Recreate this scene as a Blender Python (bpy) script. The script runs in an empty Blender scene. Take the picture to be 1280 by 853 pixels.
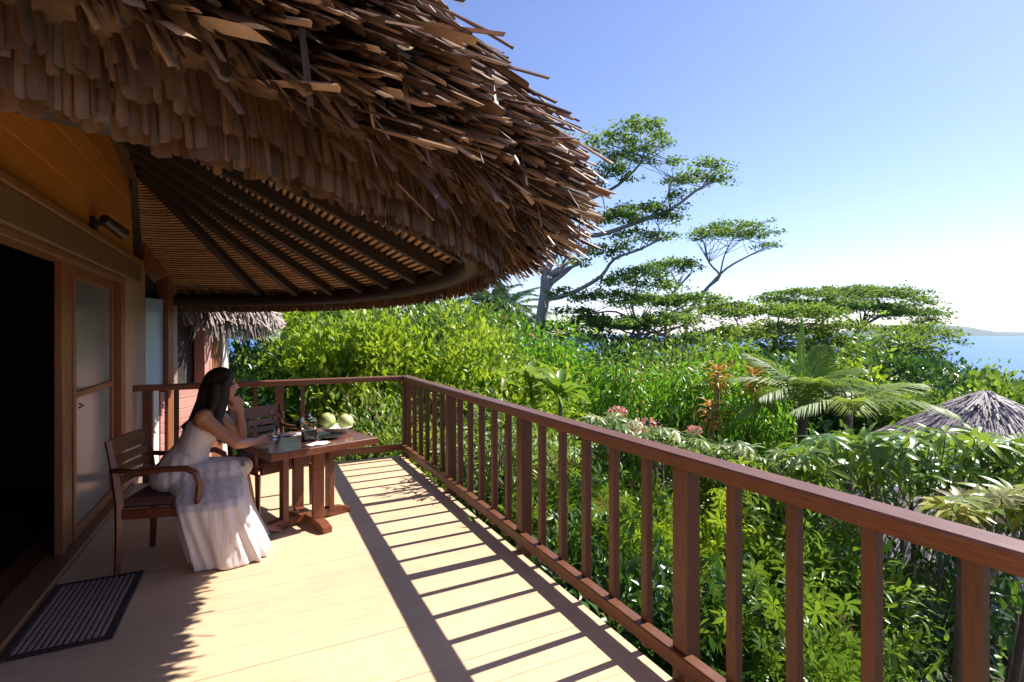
import bpy, bmesh, math, random
import numpy as np
from mathutils import Vector, Matrix
R = math.radians
random.seed(7)
RNG = np.random.default_rng(7)

# ------------------------------------------------------------------ camera, sky, sun, exposure
scene = bpy.context.scene
H = 1.5                      # eye height over the deck
F_PX, U0, V0 = 640.0, 640.0, 418.0
FW = np.array([0.4472, 0.8944]); RT = np.array([0.8944, -0.4472])
cam_d = bpy.data.cameras.new('camera'); cam = bpy.data.objects.new('camera', cam_d)
scene.collection.objects.link(cam); scene.camera = cam
cam_d.sensor_width = 36.0; cam_d.lens = 18.0
cam_d.clip_start = 0.02; cam_d.clip_end = 80000
cam_d.shift_y = -(426.5 - V0) / 1280.0
cam.location = (0, 0, H)
cam.rotation_euler = (R(90), 0, -math.atan2(FW[0], FW[1]))

SUN_DIR = Vector((0.684, 0.02, 0.729)).normalized()
SUN_EL = math.asin(SUN_DIR.z)
world = bpy.data.worlds.new('World'); scene.world = world; world.use_nodes = True
wn, wl = world.node_tree.nodes, world.node_tree.links
bgn = wn['Background']
sky = wn.new('ShaderNodeTexSky'); sky.sky_type = 'NISHITA'; sky.sun_disc = False
sky.sun_elevation = SUN_EL; sky.sun_rotation = math.atan2(SUN_DIR.x, SUN_DIR.y)
sky.altitude = 0; sky.air_density = 1.0; sky.dust_density = 0.25; sky.ozone_density = 2.5
# low fair-weather cloud bank, all round the horizon
tc = wn.new('ShaderNodeTexCoord'); sep = wn.new('ShaderNodeSeparateXYZ')
wl.new(tc.outputs['Generated'], sep.inputs[0])
mp = wn.new('ShaderNodeMapping'); mp.inputs['Scale'].default_value = (3.2, 3.2, 22)
wl.new(tc.outputs['Generated'], mp.inputs[0])
nz = wn.new('ShaderNodeTexNoise'); nz.inputs['Scale'].default_value = 1.5; nz.inputs['Detail'].default_value = 6
wl.new(mp.outputs[0], nz.inputs['Vector'])
cr = wn.new('ShaderNodeValToRGB'); cr.color_ramp.elements[0].position = .53; cr.color_ramp.elements[1].position = .68
wl.new(nz.outputs['Fac'], cr.inputs[0])
mr = wn.new('ShaderNodeMapRange'); mr.inputs[1].default_value = .12; mr.inputs[2].default_value = .03
mr.inputs[3].default_value = 0; mr.inputs[4].default_value = 1
wl.new(sep.outputs['Z'], mr.inputs[0])
mu = wn.new('ShaderNodeMath'); mu.operation = 'MULTIPLY'
wl.new(cr.outputs['Color'], mu.inputs[0]); wl.new(mr.outputs[0], mu.inputs[1])
mxs = wn.new('ShaderNodeMixRGB'); mxs.inputs[2].default_value = (8.0, 8.2, 8.6, 1)
tint = wn.new('ShaderNodeMixRGB'); tint.blend_type = 'MULTIPLY'; tint.inputs[0].default_value = 1; tint.inputs[2].default_value = (1.0, .93, 1.10, 1)
wl.new(sky.outputs[0], tint.inputs[1]); wl.new(mu.outputs[0], mxs.inputs[0]); wl.new(tint.outputs[0], mxs.inputs[1])
wl.new(mxs.outputs[0], bgn.inputs['Color'])
bgn.inputs['Strength'].default_value = 0.088

sd = bpy.data.lights.new('sun', 'SUN'); sun = bpy.data.objects.new('sun', sd)
scene.collection.objects.link(sun)
sd.energy = 4.8; sd.angle = R(0.5); sd.color = (1.0, 0.95, 0.87)
sun.rotation_euler = SUN_DIR.to_track_quat('Z', 'Y').to_euler(); sun.location = (20, 0, 25)

vs = scene.view_settings
vs.view_transform = 'Standard'; vs.look = 'None'; vs.gamma = 1.0; vs.use_curve_mapping = False
vs.exposure = 1.08
scene.cycles.max_bounces = 8; scene.cycles.diffuse_bounces = 4; scene.cycles.transparent_max_bounces = 8
scene.cycles.caustics_reflective = False; scene.cycles.caustics_refractive = False

# ------------------------------------------------------------------ helpers
COL = scene.collection
def pd(u, v, d):
    """pixel + depth along the view axis -> world point"""
    k = (u - U0) / F_PX
    q = (FW + RT * k) * d
    return np.array([q[0], q[1], H + (V0 - v) / F_PX * d])
def pz(u, v, z):
    return pd(u, v, (H - z) * F_PX / (v - V0))
def py_(u, v, Y):
    k = (u - U0) / F_PX
    return pd(u, v, Y / (FW[1] + RT[1] * k))
def link(o, parent=None):
    COL.objects.link(o)
    if parent is not None: o.parent = parent
    return o
def tag(o, label=None, cat=None, group=None, kind=None):
    if label: o['label'] = label
    if cat: o['category'] = cat
    if group: o['group'] = group
    if kind: o['kind'] = kind
    return o
def empty(name, loc=(0, 0, 0), rz=0):
    o = bpy.data.objects.new(name, None); o.location = loc; o.rotation_euler = (0, 0, rz)
    o.empty_display_size = .2
    return link(o)
def mesh_obj(name, me, mat, parent=None, smooth=False):
    if mat is not None and not me.materials: me.materials.append(mat)
    if smooth: me.shade_smooth()
    return link(bpy.data.objects.new(name, me), parent)
def np_mesh(name, V, Fc, rnd=None):
    """V (n,3); Fc (m,3|4) uniform faces"""
    V = np.asarray(V, np.float32).reshape(-1, 3); Fc = np.asarray(Fc, np.int32)
    me = bpy.data.meshes.new(name)
    me.vertices.add(len(V)); me.vertices.foreach_set('co', V.ravel())
    k = Fc.shape[1]
    me.loops.add(Fc.size); me.loops.foreach_set('vertex_index', Fc.ravel())
    me.polygons.add(len(Fc))
    me.polygons.foreach_set('loop_start', np.arange(0, Fc.size, k, dtype=np.int32))
    me.polygons.foreach_set('loop_total', np.full(len(Fc), k, np.int32))
    if rnd is not None:
        a = me.attributes.new('rnd', 'FLOAT', 'POINT'); a.data.foreach_set('value', np.asarray(rnd, np.float32))
    me.update(calc_edges=True)
    return me
class MB:
    def __init__(s): s.v = []; s.f = []
    def add(s, V, Fc):
        n = len(s.v); s.v += [tuple(map(float, p)) for p in V]; s.f += [tuple(i + n for i in f) for f in Fc]
    def box(s, x0, x1, y0, y1, z0, z1, b=0.0, M=None):
        if b <= 0:
            V = [(x, y, z) for z in (z0, z1) for y in (y0, y1) for x in (x0, x1)]
            Fc = [(0, 2, 3, 1), (4, 5, 7, 6), (0, 1, 5, 4), (2, 6, 7, 3), (0, 4, 6, 2), (1, 3, 7, 5)]
        else:
            bm = bmesh.new(); bmesh.ops.create_cube(bm, size=1)
            for q in bm.verts:
                q.co = Vector(((x0 + x1) / 2 + q.co.x * (x1 - x0), (y0 + y1) / 2 + q.co.y * (y1 - y0), (z0 + z1) / 2 + q.co.z * (z1 - z0)))
            bmesh.ops.bevel(bm, geom=bm.edges[:], offset=b, segments=1, affect='EDGES')
            bm.verts.index_update()
            V = [q.co[:] for q in bm.verts]; Fc = [[q.index for q in f.verts] for f in bm.faces]; bm.free()
        if M is not None: V = [(M @ Vector(p))[:] for p in V]
        s.add(V, Fc); return s
    def tube(s, pts, rad, n=8, caps=True, squash=1.0):
        pts = [Vector(p) for p in pts]
        if not hasattr(rad, '__len__'): rad = [rad] * len(pts)
        V = []; up = None
        for i, p in enumerate(pts):
            t = (pts[min(i + 1, len(pts) - 1)] - pts[max(i - 1, 0)]).normalized()
            a = t.cross(Vector((0, 0, 1)))
            if a.length < .05: a = t.cross(Vector((0, 1, 0)))
            a.normalize()
            if up is not None:
                a = (up - t * up.dot(t)).normalized()
            up = a; b = t.cross(a)
            for k in range(n):
                an = 2 * math.pi * k / n
                V.append(p + a * (math.cos(an) * rad[i]) + b * (math.sin(an) * rad[i] * squash))
        Fc = []
        for i in range(len(pts) - 1):
            for k in range(n):
                k2 = (k + 1) % n
                Fc.append((i * n + k, i * n + k2, (i + 1) * n + k2, (i + 1) * n + k))
        if caps:
            Fc.append(tuple(range(n))[::-1]); Fc.append(tuple(range((len(pts) - 1) * n, len(pts) * n)))
        s.add(V, Fc); return s
    def lathe(s, prof, c=(0, 0, 0), n=20, M=None):
        V = []; Fc = []
        for r, z in prof:
            for k in range(n):
                a = 2 * math.pi * k / n
                p = Vector((r * math.cos(a), r * math.sin(a), z))
                if M is not None: p = M @ p
                V.append(p + Vector(c))
        for i in range(len(prof) - 1):
            for k in range(n):
                k2 = (k + 1) % n
                Fc.append((i * n + k, i * n + k2, (i + 1) * n + k2, (i + 1) * n + k))
        Fc.append(tuple(range(n))[::-1]); Fc.append(tuple(range((len(prof) - 1) * n, len(prof) * n)))
        s.add(V, Fc); return s
    def ball(s, c, r, seg=14, rings=9, M=None):
        r = r if hasattr(r, '__len__') else (r, r, r)
        V = []; Fc = []
        V.append(Vector((0, 0, r[2])))
        for i in range(1, rings):
            t = math.pi * i / rings
            for k in range(seg):
                a = 2 * math.pi * k / seg
                V.append(Vector((r[0] * math.sin(t) * math.cos(a), r[1] * math.sin(t) * math.sin(a), r[2] * math.cos(t))))
        V.append(Vector((0, 0, -r[2])))
        for k in range(seg):
            Fc.append((0, 1 + k, 1 + (k + 1) % seg))
            Fc.append((len(V) - 1, 1 + (rings - 2) * seg + (k + 1) % seg, 1 + (rings - 2) * seg + k))
        for i in range(rings - 2):
            for k in range(seg):
                k2 = (k + 1) % seg
                Fc.append((1 + i * seg + k, 1 + (i + 1) * seg + k, 1 + (i + 1) * seg + k2, 1 + i * seg + k2))
        if M is not None: V = [M @ p for p in V]
        s.add([p + Vector(c) for p in V], Fc); return s
    def mesh(s, name):
        me = bpy.data.meshes.new(name); me.from_pydata(s.v, [], s.f); me.update(); return me
    def build(s, name, mat, parent=None, smooth=False):
        return mesh_obj(name, s.mesh(name), mat, parent, smooth)
def remeshed(mb, name, voxel, mat, parent, smooth_it=6, fn=None):
    me = mb.mesh(name); o = bpy.data.objects.new(name, me); COL.objects.link(o)
    m = o.modifiers.new('r', 'REMESH'); m.mode = 'VOXEL'; m.voxel_size = voxel
    s = o.modifiers.new('s', 'SMOOTH'); s.iterations = smooth_it; s.factor = .5
    bpy.context.view_layer.update()
    dg = bpy.context.evaluated_depsgraph_get()
    me2 = bpy.data.meshes.new_from_object(o.evaluated_get(dg))
    COL.objects.unlink(o); bpy.data.objects.remove(o)
    if fn:
        co = np.empty(len(me2.vertices) * 3, np.float32); me2.vertices.foreach_get('co', co)
        co = fn(co.reshape(-1, 3)); me2.vertices.foreach_set('co', co.ravel().astype(np.float32)); me2.update()
    me2.name = name; me2.materials.clear(); me2.materials.append(mat); me2.shade_smooth()
    return link(bpy.data.objects.new(name, me2), parent)

# ------------------------------------------------------------------ materials
def new_mat(name):
    m = bpy.data.materials.new(name); m.use_nodes = True
    return m, m.node_tree.nodes, m.node_tree.links, m.node_tree.nodes['Principled BSDF']
def ramp(n, stops):
    r = n.new('ShaderNodeValToRGB'); e = r.color_ramp.elements
    while len(e) < len(stops): e.new(.5)
    for el, (p, c) in zip(e, stops): el.position = p; el.color = (*c, 1)
    return r
def wood(name, c0, c1, rough=.45, scale=(1, 1, 1), grain=14, bump=.15, spec=.5, rnd=.12):
    m, n, l, b = new_mat(name)
    tc = n.new('ShaderNodeTexCoord'); mp = n.new('ShaderNodeMapping'); mp.inputs['Scale'].default_value = scale
    oi = n.new('ShaderNodeObjectInfo')
    ad = n.new('ShaderNodeVectorMath'); ad.operation = 'ADD'
    l.new(tc.outputs['Object'], mp.inputs[0]); l.new(mp.outputs[0], ad.inputs[0])
    cm = n.new('ShaderNodeVectorMath'); cm.operation = 'SCALE'; cm.inputs['Scale'].default_value = 37
    cv = n.new('ShaderNodeCombineXYZ')
    for i in range(3): l.new(oi.outputs['Random'], cv.inputs[i])
    l.new(cv.outputs[0], cm.inputs[0]); l.new(cm.outputs[0], ad.inputs[1])
    t = n.new('ShaderNodeTexNoise'); t.inputs['Scale'].default_value = grain; t.inputs['Detail'].default_value = 8; t.inputs['Roughness'].default_value = .65
    l.new(ad.outputs[0], t.inputs['Vector'])
    r = ramp(n, [(.3, c0), (.7, c1)]); l.new(t.outputs['Fac'], r.inputs[0])
    hs = n.new('ShaderNodeHueSaturation'); l.new(r.outputs[0], hs.inputs['Color'])
    mr = n.new('ShaderNodeMapRange'); mr.inputs[3].default_value = 1 - rnd; mr.inputs[4].default_value = 1 + rnd
    l.new(oi.outputs['Random'], mr.inputs[0]); l.new(mr.outputs[0], hs.inputs['Value'])
    l.new(hs.outputs[0], b.inputs['Base Color'])
    t2 = n.new('ShaderNodeTexNoise'); t2.inputs['Scale'].default_value = 3.1; t2.inputs['Detail'].default_value = 5
    l.new(tc.outputs['Object'], t2.inputs['Vector'])
    m2 = n.new('ShaderNodeMapRange'); m2.inputs[3].default_value = rough - .1; m2.inputs[4].default_value = rough + .15
    l.new(t2.outputs['Fac'], m2.inputs[0]); l.new(m2.outputs[0], b.inputs['Roughness'])
    bp = n.new('ShaderNodeBump'); bp.inputs['Strength'].default_value = bump; bp.inputs['Distance'].default_value = .004
    l.new(t.outputs['Fac'], bp.inputs['Height']); l.new(bp.outputs[0], b.inputs['Normal'])
    b.inputs['Specular IOR Level'].default_value = spec
    return m
def plain(name, c, rough=.5, metal=0, noise=.0, spec=.5, nscale=20, bump=0):
    m, n, l, b = new_mat(name)
    b.inputs['Base Color'].default_value = (*c, 1); b.inputs['Roughness'].default_value = rough
    b.inputs['Metallic'].default_value = metal; b.inputs['Specular IOR Level'].default_value = spec
    if noise or bump:
        tc = n.new('ShaderNodeTexCoord')
        t = n.new('ShaderNodeTexNoise'); t.inputs['Scale'].default_value = nscale; t.inputs['Detail'].default_value = 6
        l.new(tc.outputs['Object'], t.inputs['Vector'])
        c = np.array(c)
        r = ramp(n, [(.3, tuple(c * (1 - noise))), (.7, tuple(np.minimum(c * (1 + noise), 1)))])
        l.new(t.outputs['Fac'], r.inputs[0]); l.new(r.outputs[0], b.inputs['Base Color'])
        if bump:
            bp = n.new('ShaderNodeBump'); bp.inputs['Strength'].default_value = bump; bp.inputs['Distance'].default_value = .01
            l.new(t.outputs['Fac'], bp.inputs['Height']); l.new(bp.outputs[0], b.inputs['Normal'])
    return m
def leaf_mat(name, stops, tr=.35, trc=(.30, .42, .03), rough=.38, spec=.45):
    m, n, l, b = new_mat(name)
    a = n.new('ShaderNodeAttribute'); a.attribute_name = 'rnd'
    r = ramp(n, stops); l.new(a.outputs['Fac'], r.inputs[0])
    l.new(r.outputs[0], b.inputs['Base Color']); b.inputs['Roughness'].default_value = rough
    b.inputs['Specular IOR Level'].default_value = spec
    t = n.new('ShaderNodeBsdfTranslucent')
    mx = n.new('ShaderNodeMixRGB'); mx.blend_type = 'MIX'; mx.inputs[0].default_value = .55
    mx.inputs[2].default_value = (*trc, 1); l.new(r.outputs[0], mx.inputs[1]); l.new(mx.outputs[0], t.inputs[0])
    ms = n.new('ShaderNodeMixShader'); ms.inputs[0].default_value = tr
    l.new(b.outputs[0], ms.inputs[1]); l.new(t.outputs[0], ms.inputs[2])
    l.new(ms.outputs[0], n['Material Output'].inputs['Surface'])
    return m
M = {}
M['rail'] = wood('rail_wood', (.07, .026, .012), (.13, .052, .024), .45, (14, 14, 1.2), 9, .4, .4)
M['railx'] = wood('rail_wood_long', (.095, .034, .015), (.19, .075, .034), .36, (14, 1.0, 14), 9, .4, .4)
M['railb'] = wood('rail_wood_cross', (.095, .034, .015), (.19, .075, .034), .36, (1.0, 14, 14), 9, .4, .4)
M['deck'] = wood('deck_paint', (.60, .415, .25), (.67, .48, .31), .5, (1.2, 9, 9), 5, .08, .35, rnd=.035)
_n, _l = M['deck'].node_tree.nodes, M['deck'].node_tree.links; _b = _n['Principled BSDF']
_g = _n.new('ShaderNodeNewGeometry'); _t = _n.new('ShaderNodeTexNoise'); _t.inputs['Scale'].default_value = 2.3; _t.inputs['Detail'].default_value = 7; _t.inputs['Roughness'].default_value = .7
_l.new(_g.outputs['Position'], _t.inputs['Vector']); _r = ramp(_n, [(.30, (.82, .80, .78)), (.55, (1, 1, 1))]); _l.new(_t.outputs['Fac'], _r.inputs[0])
_m = _n.new('ShaderNodeMixRGB'); _m.blend_type = 'MULTIPLY'; _m.inputs[0].default_value = .6
_l.new(_b.inputs['Base Color'].links[0].from_socket, _m.inputs[1]); _l.new(_r.outputs[0], _m.inputs[2]); _l.new(_m.outputs[0], _b.inputs['Base Color'])
M['chair'] = wood('chair_wood', (.10, .03, .015), (.19, .062, .03), .32, (8, 8, 8), 5, .1)
M['table'] = wood('table_wood', (.12, .035, .017), (.21, .068, .032), .28, (8, 8, 8), 4, .08)
M['tabletop'] = wood('tabletop_wood', (.10, .035, .022), (.15, .055, .035), .16, (3, 20, 8), 4, .05, .7)
M['beam'] = wood('beam_wood', (.13, .08, .042), (.20, .125, .07), .5, (10, 1, 10), 6, .2)
M['gable'] = wood('gable_wood_glow', (.52, .20, .035), (.66, .29, .06), .42, (12, 1, 12), 5, .12)  # orange glow of sun bounced off the deck, painted into the boards
M['jamb'] = wood('jamb_wood', (.20, .07, .027), (.29, .11, .043), .45, (12, 12, 1), 6, .15)
M['wallwood'] = wood('wall_wood', (.30, .19, .14), (.40, .26, .195), .55, (12, 12, 1), 6, .12)
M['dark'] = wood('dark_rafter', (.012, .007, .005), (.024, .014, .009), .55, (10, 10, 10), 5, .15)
M['sill'] = wood('sill_wood', (.17, .085, .04), (.25, .13, .06), .45, (12, 1, 12), 6, .1)
M['pink'] = wood('pink_board', (.44, .20, .16), (.54, .26, .21), .6, (1, 1, 12), 5, .1)
M['white'] = plain('white_paint', (.74, .66, .60), .55, noise=.05)
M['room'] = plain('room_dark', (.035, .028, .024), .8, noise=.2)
M['black'] = plain('black_metal', (.015, .015, .016), .4)
M['lens'] = plain('lamp_lens', (.75, .72, .66), .25)
M['cushion'] = plain('seat_cushion', (.11, .045, .035), .8, noise=.2, nscale=60, bump=.2)
M['steel'] = plain('brushed_steel', (.5, .5, .5), .3, 1)
def screen_mat():
    m, n, l, b = new_mat('insect_screen')
    b.inputs['Base Color'].default_value = (.22, .23, .23, 1); b.inputs['Roughness'].default_value = .16
    tc = n.new('ShaderNodeTexCoord'); t = n.new('ShaderNodeTexNoise'); t.inputs['Scale'].default_value = 2.2; t.inputs['Detail'].default_value = 3
    l.new(tc.outputs['Object'], t.inputs['Vector'])
    r = ramp(n, [(.3, (.17, .175, .17)), (.7, (.25, .26, .27))]); l.new(t.outputs['Fac'], r.inputs[0]); l.new(r.outputs[0], b.inputs['Base Color'])
    return m
M['screen'] = screen_mat()
M['frost'] = plain('frosted_glass', (.38, .47, .56), .2, noise=.05, nscale=3)
def thatch_mat(name, stops, rough=.55):
    m, n, l, b = new_mat(name)
    a = n.new('ShaderNodeAttribute'); a.attribute_name = 'rnd'
    r = ramp(n, stops); l.new(a.outputs['Fac'], r.inputs[0])
    tc = n.new('ShaderNodeTexCoord'); t = n.new('ShaderNodeTexNoise'); t.inputs['Scale'].default_value = 26; t.inputs['Detail'].default_value = 6
    l.new(tc.outputs['Object'], t.inputs['Vector'])
    mx = n.new('ShaderNodeMixRGB'); mx.blend_type = 'MULTIPLY'; mx.inputs[0].default_value = .55
    r2 = ramp(n, [(.3, (.5, .45, .4)), (.65, (1.15, 1.12, 1.1))]); l.new(t.outputs['Fac'], r2.inputs[0])
    l.new(r.outputs[0], mx.inputs[1]); l.new(r2.outputs[0], mx.inputs[2]); l.new(mx.outputs[0], b.inputs['Base Color'])
    b.inputs['Roughness'].default_value = rough; b.inputs['Specular IOR Level'].default_value = .4
    bp = n.new('ShaderNodeBump'); bp.inputs['Strength'].default_value = .3; bp.inputs['Distance'].default_value = .004
    l.new(t.outputs['Fac'], bp.inputs['Height']); l.new(bp.outputs[0], b.inputs['Normal'])
    return m
M['thatch'] = thatch_mat('dry_thatch', [(0, (.055, .030, .016)), (.4, (.135, .082, .049)), (.75, (.27, .18, .115)), (1, (.48, .37, .265))], .48)
M['fringe'] = thatch_mat('fringe_thatch', [(0, (.075, .036, .015)), (.5, (.13, .07, .032)), (1, (.21, .125, .065))], .6)
M['thatch_back'] = plain('thatch_core', (.10, .06, .035), .9, noise=.4, nscale=30, bump=.6)
M['reed'] = thatch_mat('soffit_reed', [(0, (.34, .19, .09)), (.5, (.50, .29, .15)), (1, (.64, .40, .22))], .5)
M['thatch_grey'] = thatch_mat('weathered_thatch', [(0, (.16, .12, .10)), (.5, (.29, .235, .205)), (1, (.46, .39, .35))], .6)
M['thatch_mauve'] = thatch_mat('grey_thatch', [(0, (.27, .225, .22)), (.5, (.38, .325, .32)), (1, (.50, .44, .43))], .65)

# leaves
M['lf_bright'] = leaf_mat('leaf_yellow_green', [(0, (.07, .15, .012)), (.35, (.17, .30, .018)), (.75, (.31, .43, .025)), (1, (.46, .52, .04))], .45, (.46, .58, .03))
M['lf_mid'] = leaf_mat('leaf_green', [(0, (.03, .085, .012)), (.45, (.11, .215, .02)), (.9, (.25, .36, .03)), (.985, (.26, .33, .04)), (1, (.30, .17, .06))], .38, (.24, .38, .03))
M['lf_dark'] = leaf_mat('leaf_dark_green', [(0, (.02, .055, .012)), (.6, (.045, .115, .02)), (.97, (.09, .19, .03)), (1, (.22, .14, .05))], .25, (.10, .24, .02), .32, .5)
M['lf_droop'] = leaf_mat('leaf_fresh_green', [(0, (.05, .15, .01)), (.5, (.12, .30, .018)), (.93, (.20, .38, .02)), (.965, (.60, .22, .05)), (1, (.70, .24, .06))], .42, (.26, .5, .02))
M['lf_palmate'] = leaf_mat('leaf_palmate', [(0, (.05, .12, .015)), (.5, (.13, .25, .025)), (1, (.28, .40, .04))], .36, (.32, .46, .03), .32, .5)
M['lf_varieg'] = leaf_mat('leaf_variegated', [(0, (.16, .25, .03)), (.6, (.32, .36, .05)), (.85, (.55, .52, .25)), (1, (.72, .66, .48))], .35, (.45, .45, .08), .3)
M['lf_pale'] = leaf_mat('leaf_pale', [(0, (.07, .14, .03)), (.5, (.17, .27, .05)), (.85, (.32, .40, .12)), (.95, (.5, .45, .25)), (1, (.62, .34, .28))], .38, (.32, .42, .06))
M['lf_tree'] = leaf_mat('leaf_tree_hazy', [(0, (.06, .125, .04)), (.5, (.115, .205, .05)), (1, (.21, .31, .065))], .52, (.26, .38, .04), .7, .1)  # paler grey-green, aerial haze put into the leaf colour
M['lf_treel'] = leaf_mat('leaf_tree_light', [(0, (.06, .13, .025)), (.5, (.14, .24, .035)), (1, (.26, .36, .05))], .52, (.30, .42, .04), .7, .1)
M['lf_far'] = leaf_mat('leaf_far_palm', [(0, (.03, .07, .04)), (1, (.07, .14, .07))], .2, (.1, .2, .05), .5, .3)
M['petal'] = leaf_mat('petal_pink', [(0, (.62, .16, .14)), (.6, (.75, .30, .26)), (1, (.8, .50, .40))], .3, (.8, .35, .3))
M['bark'] = plain('grey_bark', (.26, .24, .22), .85, noise=.3, nscale=4, bump=.4)
M['barkd'] = plain('brown_bark', (.10, .075, .055), .85, noise=.3, nscale=14, bump=.4)
M['stem'] = plain('green_stem', (.14, .15, .06), .6, noise=.3)

# ------------------------------------------------------------------ ground, sea, island
def ground_z(x, y):
    s = max(0.0, x * .62 + y * .78 - 6.0)
    s2 = max(0.0, x - 1.5)
    return max(-16.0, -1.9 - .155 * s - .10 * s2) + .25 * math.sin(x * .35) * math.cos(y * .28)
gx = np.linspace(-60, 150, 106); gy = np.linspace(-40, 190, 116)
V = np.array([(x, y, ground_z(x, y)) for y in gy for x in gx])
nx, ny = len(gx), len(gy)
ii = np.arange(nx * ny).reshape(ny, nx)
Fq = np.stack([ii[:-1, :-1], ii[:-1, 1:], ii[1:, 1:], ii[1:, :-1]], -1).reshape(-1, 4)
M['soil'] = plain('leaf_litter', (.045, .05, .02), .95, noise=.5, nscale=1.5, bump=.5)
g = mesh_obj('ground', np_mesh('ground', V, Fq), M['soil'], None, True)
tag(g, 'green hillside sloping down from the deck to the sea', 'ground', kind='structure')
def sea_mat():
    m, n, l, b = new_mat('sea_water')
    b.inputs['Base Color'].default_value = (.03, .20, .42, 1); b.inputs['Roughness'].default_value = .32
    b.inputs['IOR'].default_value = 1.33; b.inputs['Specular IOR Level'].default_value = .3
    tc = n.new('ShaderNodeTexCoord'); mp = n.new('ShaderNodeMapping'); mp.inputs['Scale'].default_value = (.02, .02, .02)
    l.new(tc.outputs['Object'], mp.inputs[0])
    t = n.new('ShaderNodeTexNoise'); t.inputs['Scale'].default_value = .35; t.inputs['Detail'].default_value = 5
    l.new(mp.outputs[0], t.inputs['Vector'])
    r = ramp(n, [(.35, (.016, .10, .30)), (.65, (.03, .15, .38))]); l.new(t.outputs['Fac'], r.inputs[0]); l.new(r.outputs[0], b.inputs['Base Color'])
    t2 = n.new('ShaderNodeTexNoise'); t2.inputs['Scale'].default_value = 40; t2.inputs['Detail'].default_value = 4; l.new(mp.outputs[0], t2.inputs['Vector'])
    bp = n.new('ShaderNodeBump'); bp.inputs['Strength'].default_value = .4; bp.inputs['Distance'].default_value = .5
    l.new(t2.outputs['Fac'], bp.inputs['Height']); l.new(bp.outputs[0], b.inputs['Normal'])
    return m
mb = MB(); mb.add([(-9000, -9000, -14), (13000, -9000, -14), (13000, 13000, -14), (-9000, 13000, -14)], [(0, 1, 2, 3)])
s = mb.build('sea', sea_mat()); tag(s, 'calm blue sea reaching to the horizon', 'sea', kind='structure')
# far island ridge
isl = [(1040, 416), (1075, 412), (1095, 409), (1115, 407), (1140, 406), (1165, 405.5), (1190, 406.5), (1210, 409), (1228, 412), (1245, 414.5), (1290, 415.5), (1340, 416.5), (1420, 417.5)]
V = []; Fc = []
for i, (u, v) in enumerate(isl):
    a = pd(u, 418, 4300); t = pd(u, v, 4600); b = pd(u, 418, 5000)
    for q, z in ((a, -14.5), ((a + t) / 2, (t[2] - 14) * .55), (t, t[2]), (b, -14.5)):
        V.append((q[0], q[1], z + (RNG.normal() * 3 if z > -10 else 0)))
    if i:
        for k in range(3): Fc.append(((i - 1) * 4 + k, i * 4 + k, i * 4 + k + 1, (i - 1) * 4 + k + 1))
M['island'] = plain('island_forest_hazy', (.05, .10, .11), .9, noise=.4, nscale=.01)  # blue of the distance haze is mixed into the forest colour
o = mesh_obj('island_hill', np_mesh('island', V, Fc), M['island'], None, True)
tag(o, 'low wooded island across the water on the horizon', 'hill', kind='structure')

# ------------------------------------------------------------------ leaf machinery
T_LEAF = (np.array([(0, 0, 0), (.5, .42, .10), (0, .5, 0), (-.5, .42, .10), (0, 1, -.14)], float),
          np.array([(0, 1, 2), (2, 1, 4), (0, 2, 3), (3, 2, 4)]))
def T_long():
    V = []; Fc = []
    prof = [(0, .05, 0), (.3, .46, .02), (.68, .42, -.06), (1, .02, -.28)]
    for y, w, z in prof: V += [(-w, y, z + w * .18), (0, y, z), (w, y, z + w * .18)]
    for i in range(3):
        for k in range(2):
            a = i * 3 + k; Fc += [(a, a + 1, a + 4), (a, a + 4, a + 3)]
    return np.array(V, float), np.array(Fc)
T_LONG = T_long()
T_CLUMP = (np.array([(-.5, 0, .03), (.1, -.15, 0), (.5, .25, -.05), (.15, .5, .06), (-.3, .55, 0), (0, .2, .12)], float),
           np.array([(0, 1, 5), (1, 2, 5), (2, 3, 5), (3, 4, 5), (4, 0, 5)]))
def T_ros():
    V = []; Fc = []
    for k in range(6):
        a = k * 1.047 + .2 * ((k * 5) % 3); dx, dy = math.sin(a), math.cos(a); n0 = len(V); q = .13; ll = .85 + .15 * ((k * 7) % 3) / 2
        V += [(0, 0, 0), (dx * .5 * ll + dy * q, dy * .5 * ll - dx * q, .06), (dx * .5 * ll, dy * .5 * ll, .02), (dx * .5 * ll - dy * q, dy * .5 * ll + dx * q, .06), (dx * ll, dy * ll, -.16)]
        Fc += [(n0, n0 + 1, n0 + 2), (n0 + 2, n0 + 1, n0 + 4), (n0, n0 + 2, n0 + 3), (n0 + 3, n0 + 2, n0 + 4)]
    return np.array(V, float), np.array(Fc)
T_ROS = T_ros()
def nrm(a): return a / np.maximum(np.linalg.norm(a, axis=-1, keepdims=True), 1e-9)
def cloud_mesh(name, T, pos, fwd, up, length, width, rnd):
    tv, tf = T; N = len(pos)
    fwd = nrm(fwd); x = nrm(np.cross(fwd, up)); z = np.cross(x, fwd)
    L = np.broadcast_to(length, N)[:, None, None]; W = np.broadcast_to(width, N)[:, None, None]
    V = pos[:, None, :] + tv[None, :, 0:1] * W * x[:, None, :] + tv[None, :, 1:2] * L * fwd[:, None, :] + tv[None, :, 2:3] * L * z[:, None, :]
    Fc = tf[None] + (np.arange(N) * len(tv))[:, None, None]
    return np_mesh(name, V.reshape(-1, 3), Fc.reshape(-1, tf.shape[1]), np.repeat(rnd, len(tv)))
def basis_matrix(p, f, u, L, Wd):
    f = Vector(f).normalized(); x = f.cross(Vector(u)).normalized(); z = x.cross(f)
    m = Matrix(((x.x * Wd, f.x * L, z.x * L, p[0]), (x.y * Wd, f.y * L, z.y * L, p[1]), (x.z * Wd, f.z * L, z.z * L, p[2]), (0, 0, 0, 1)))
    return m
_single = {}
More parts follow.
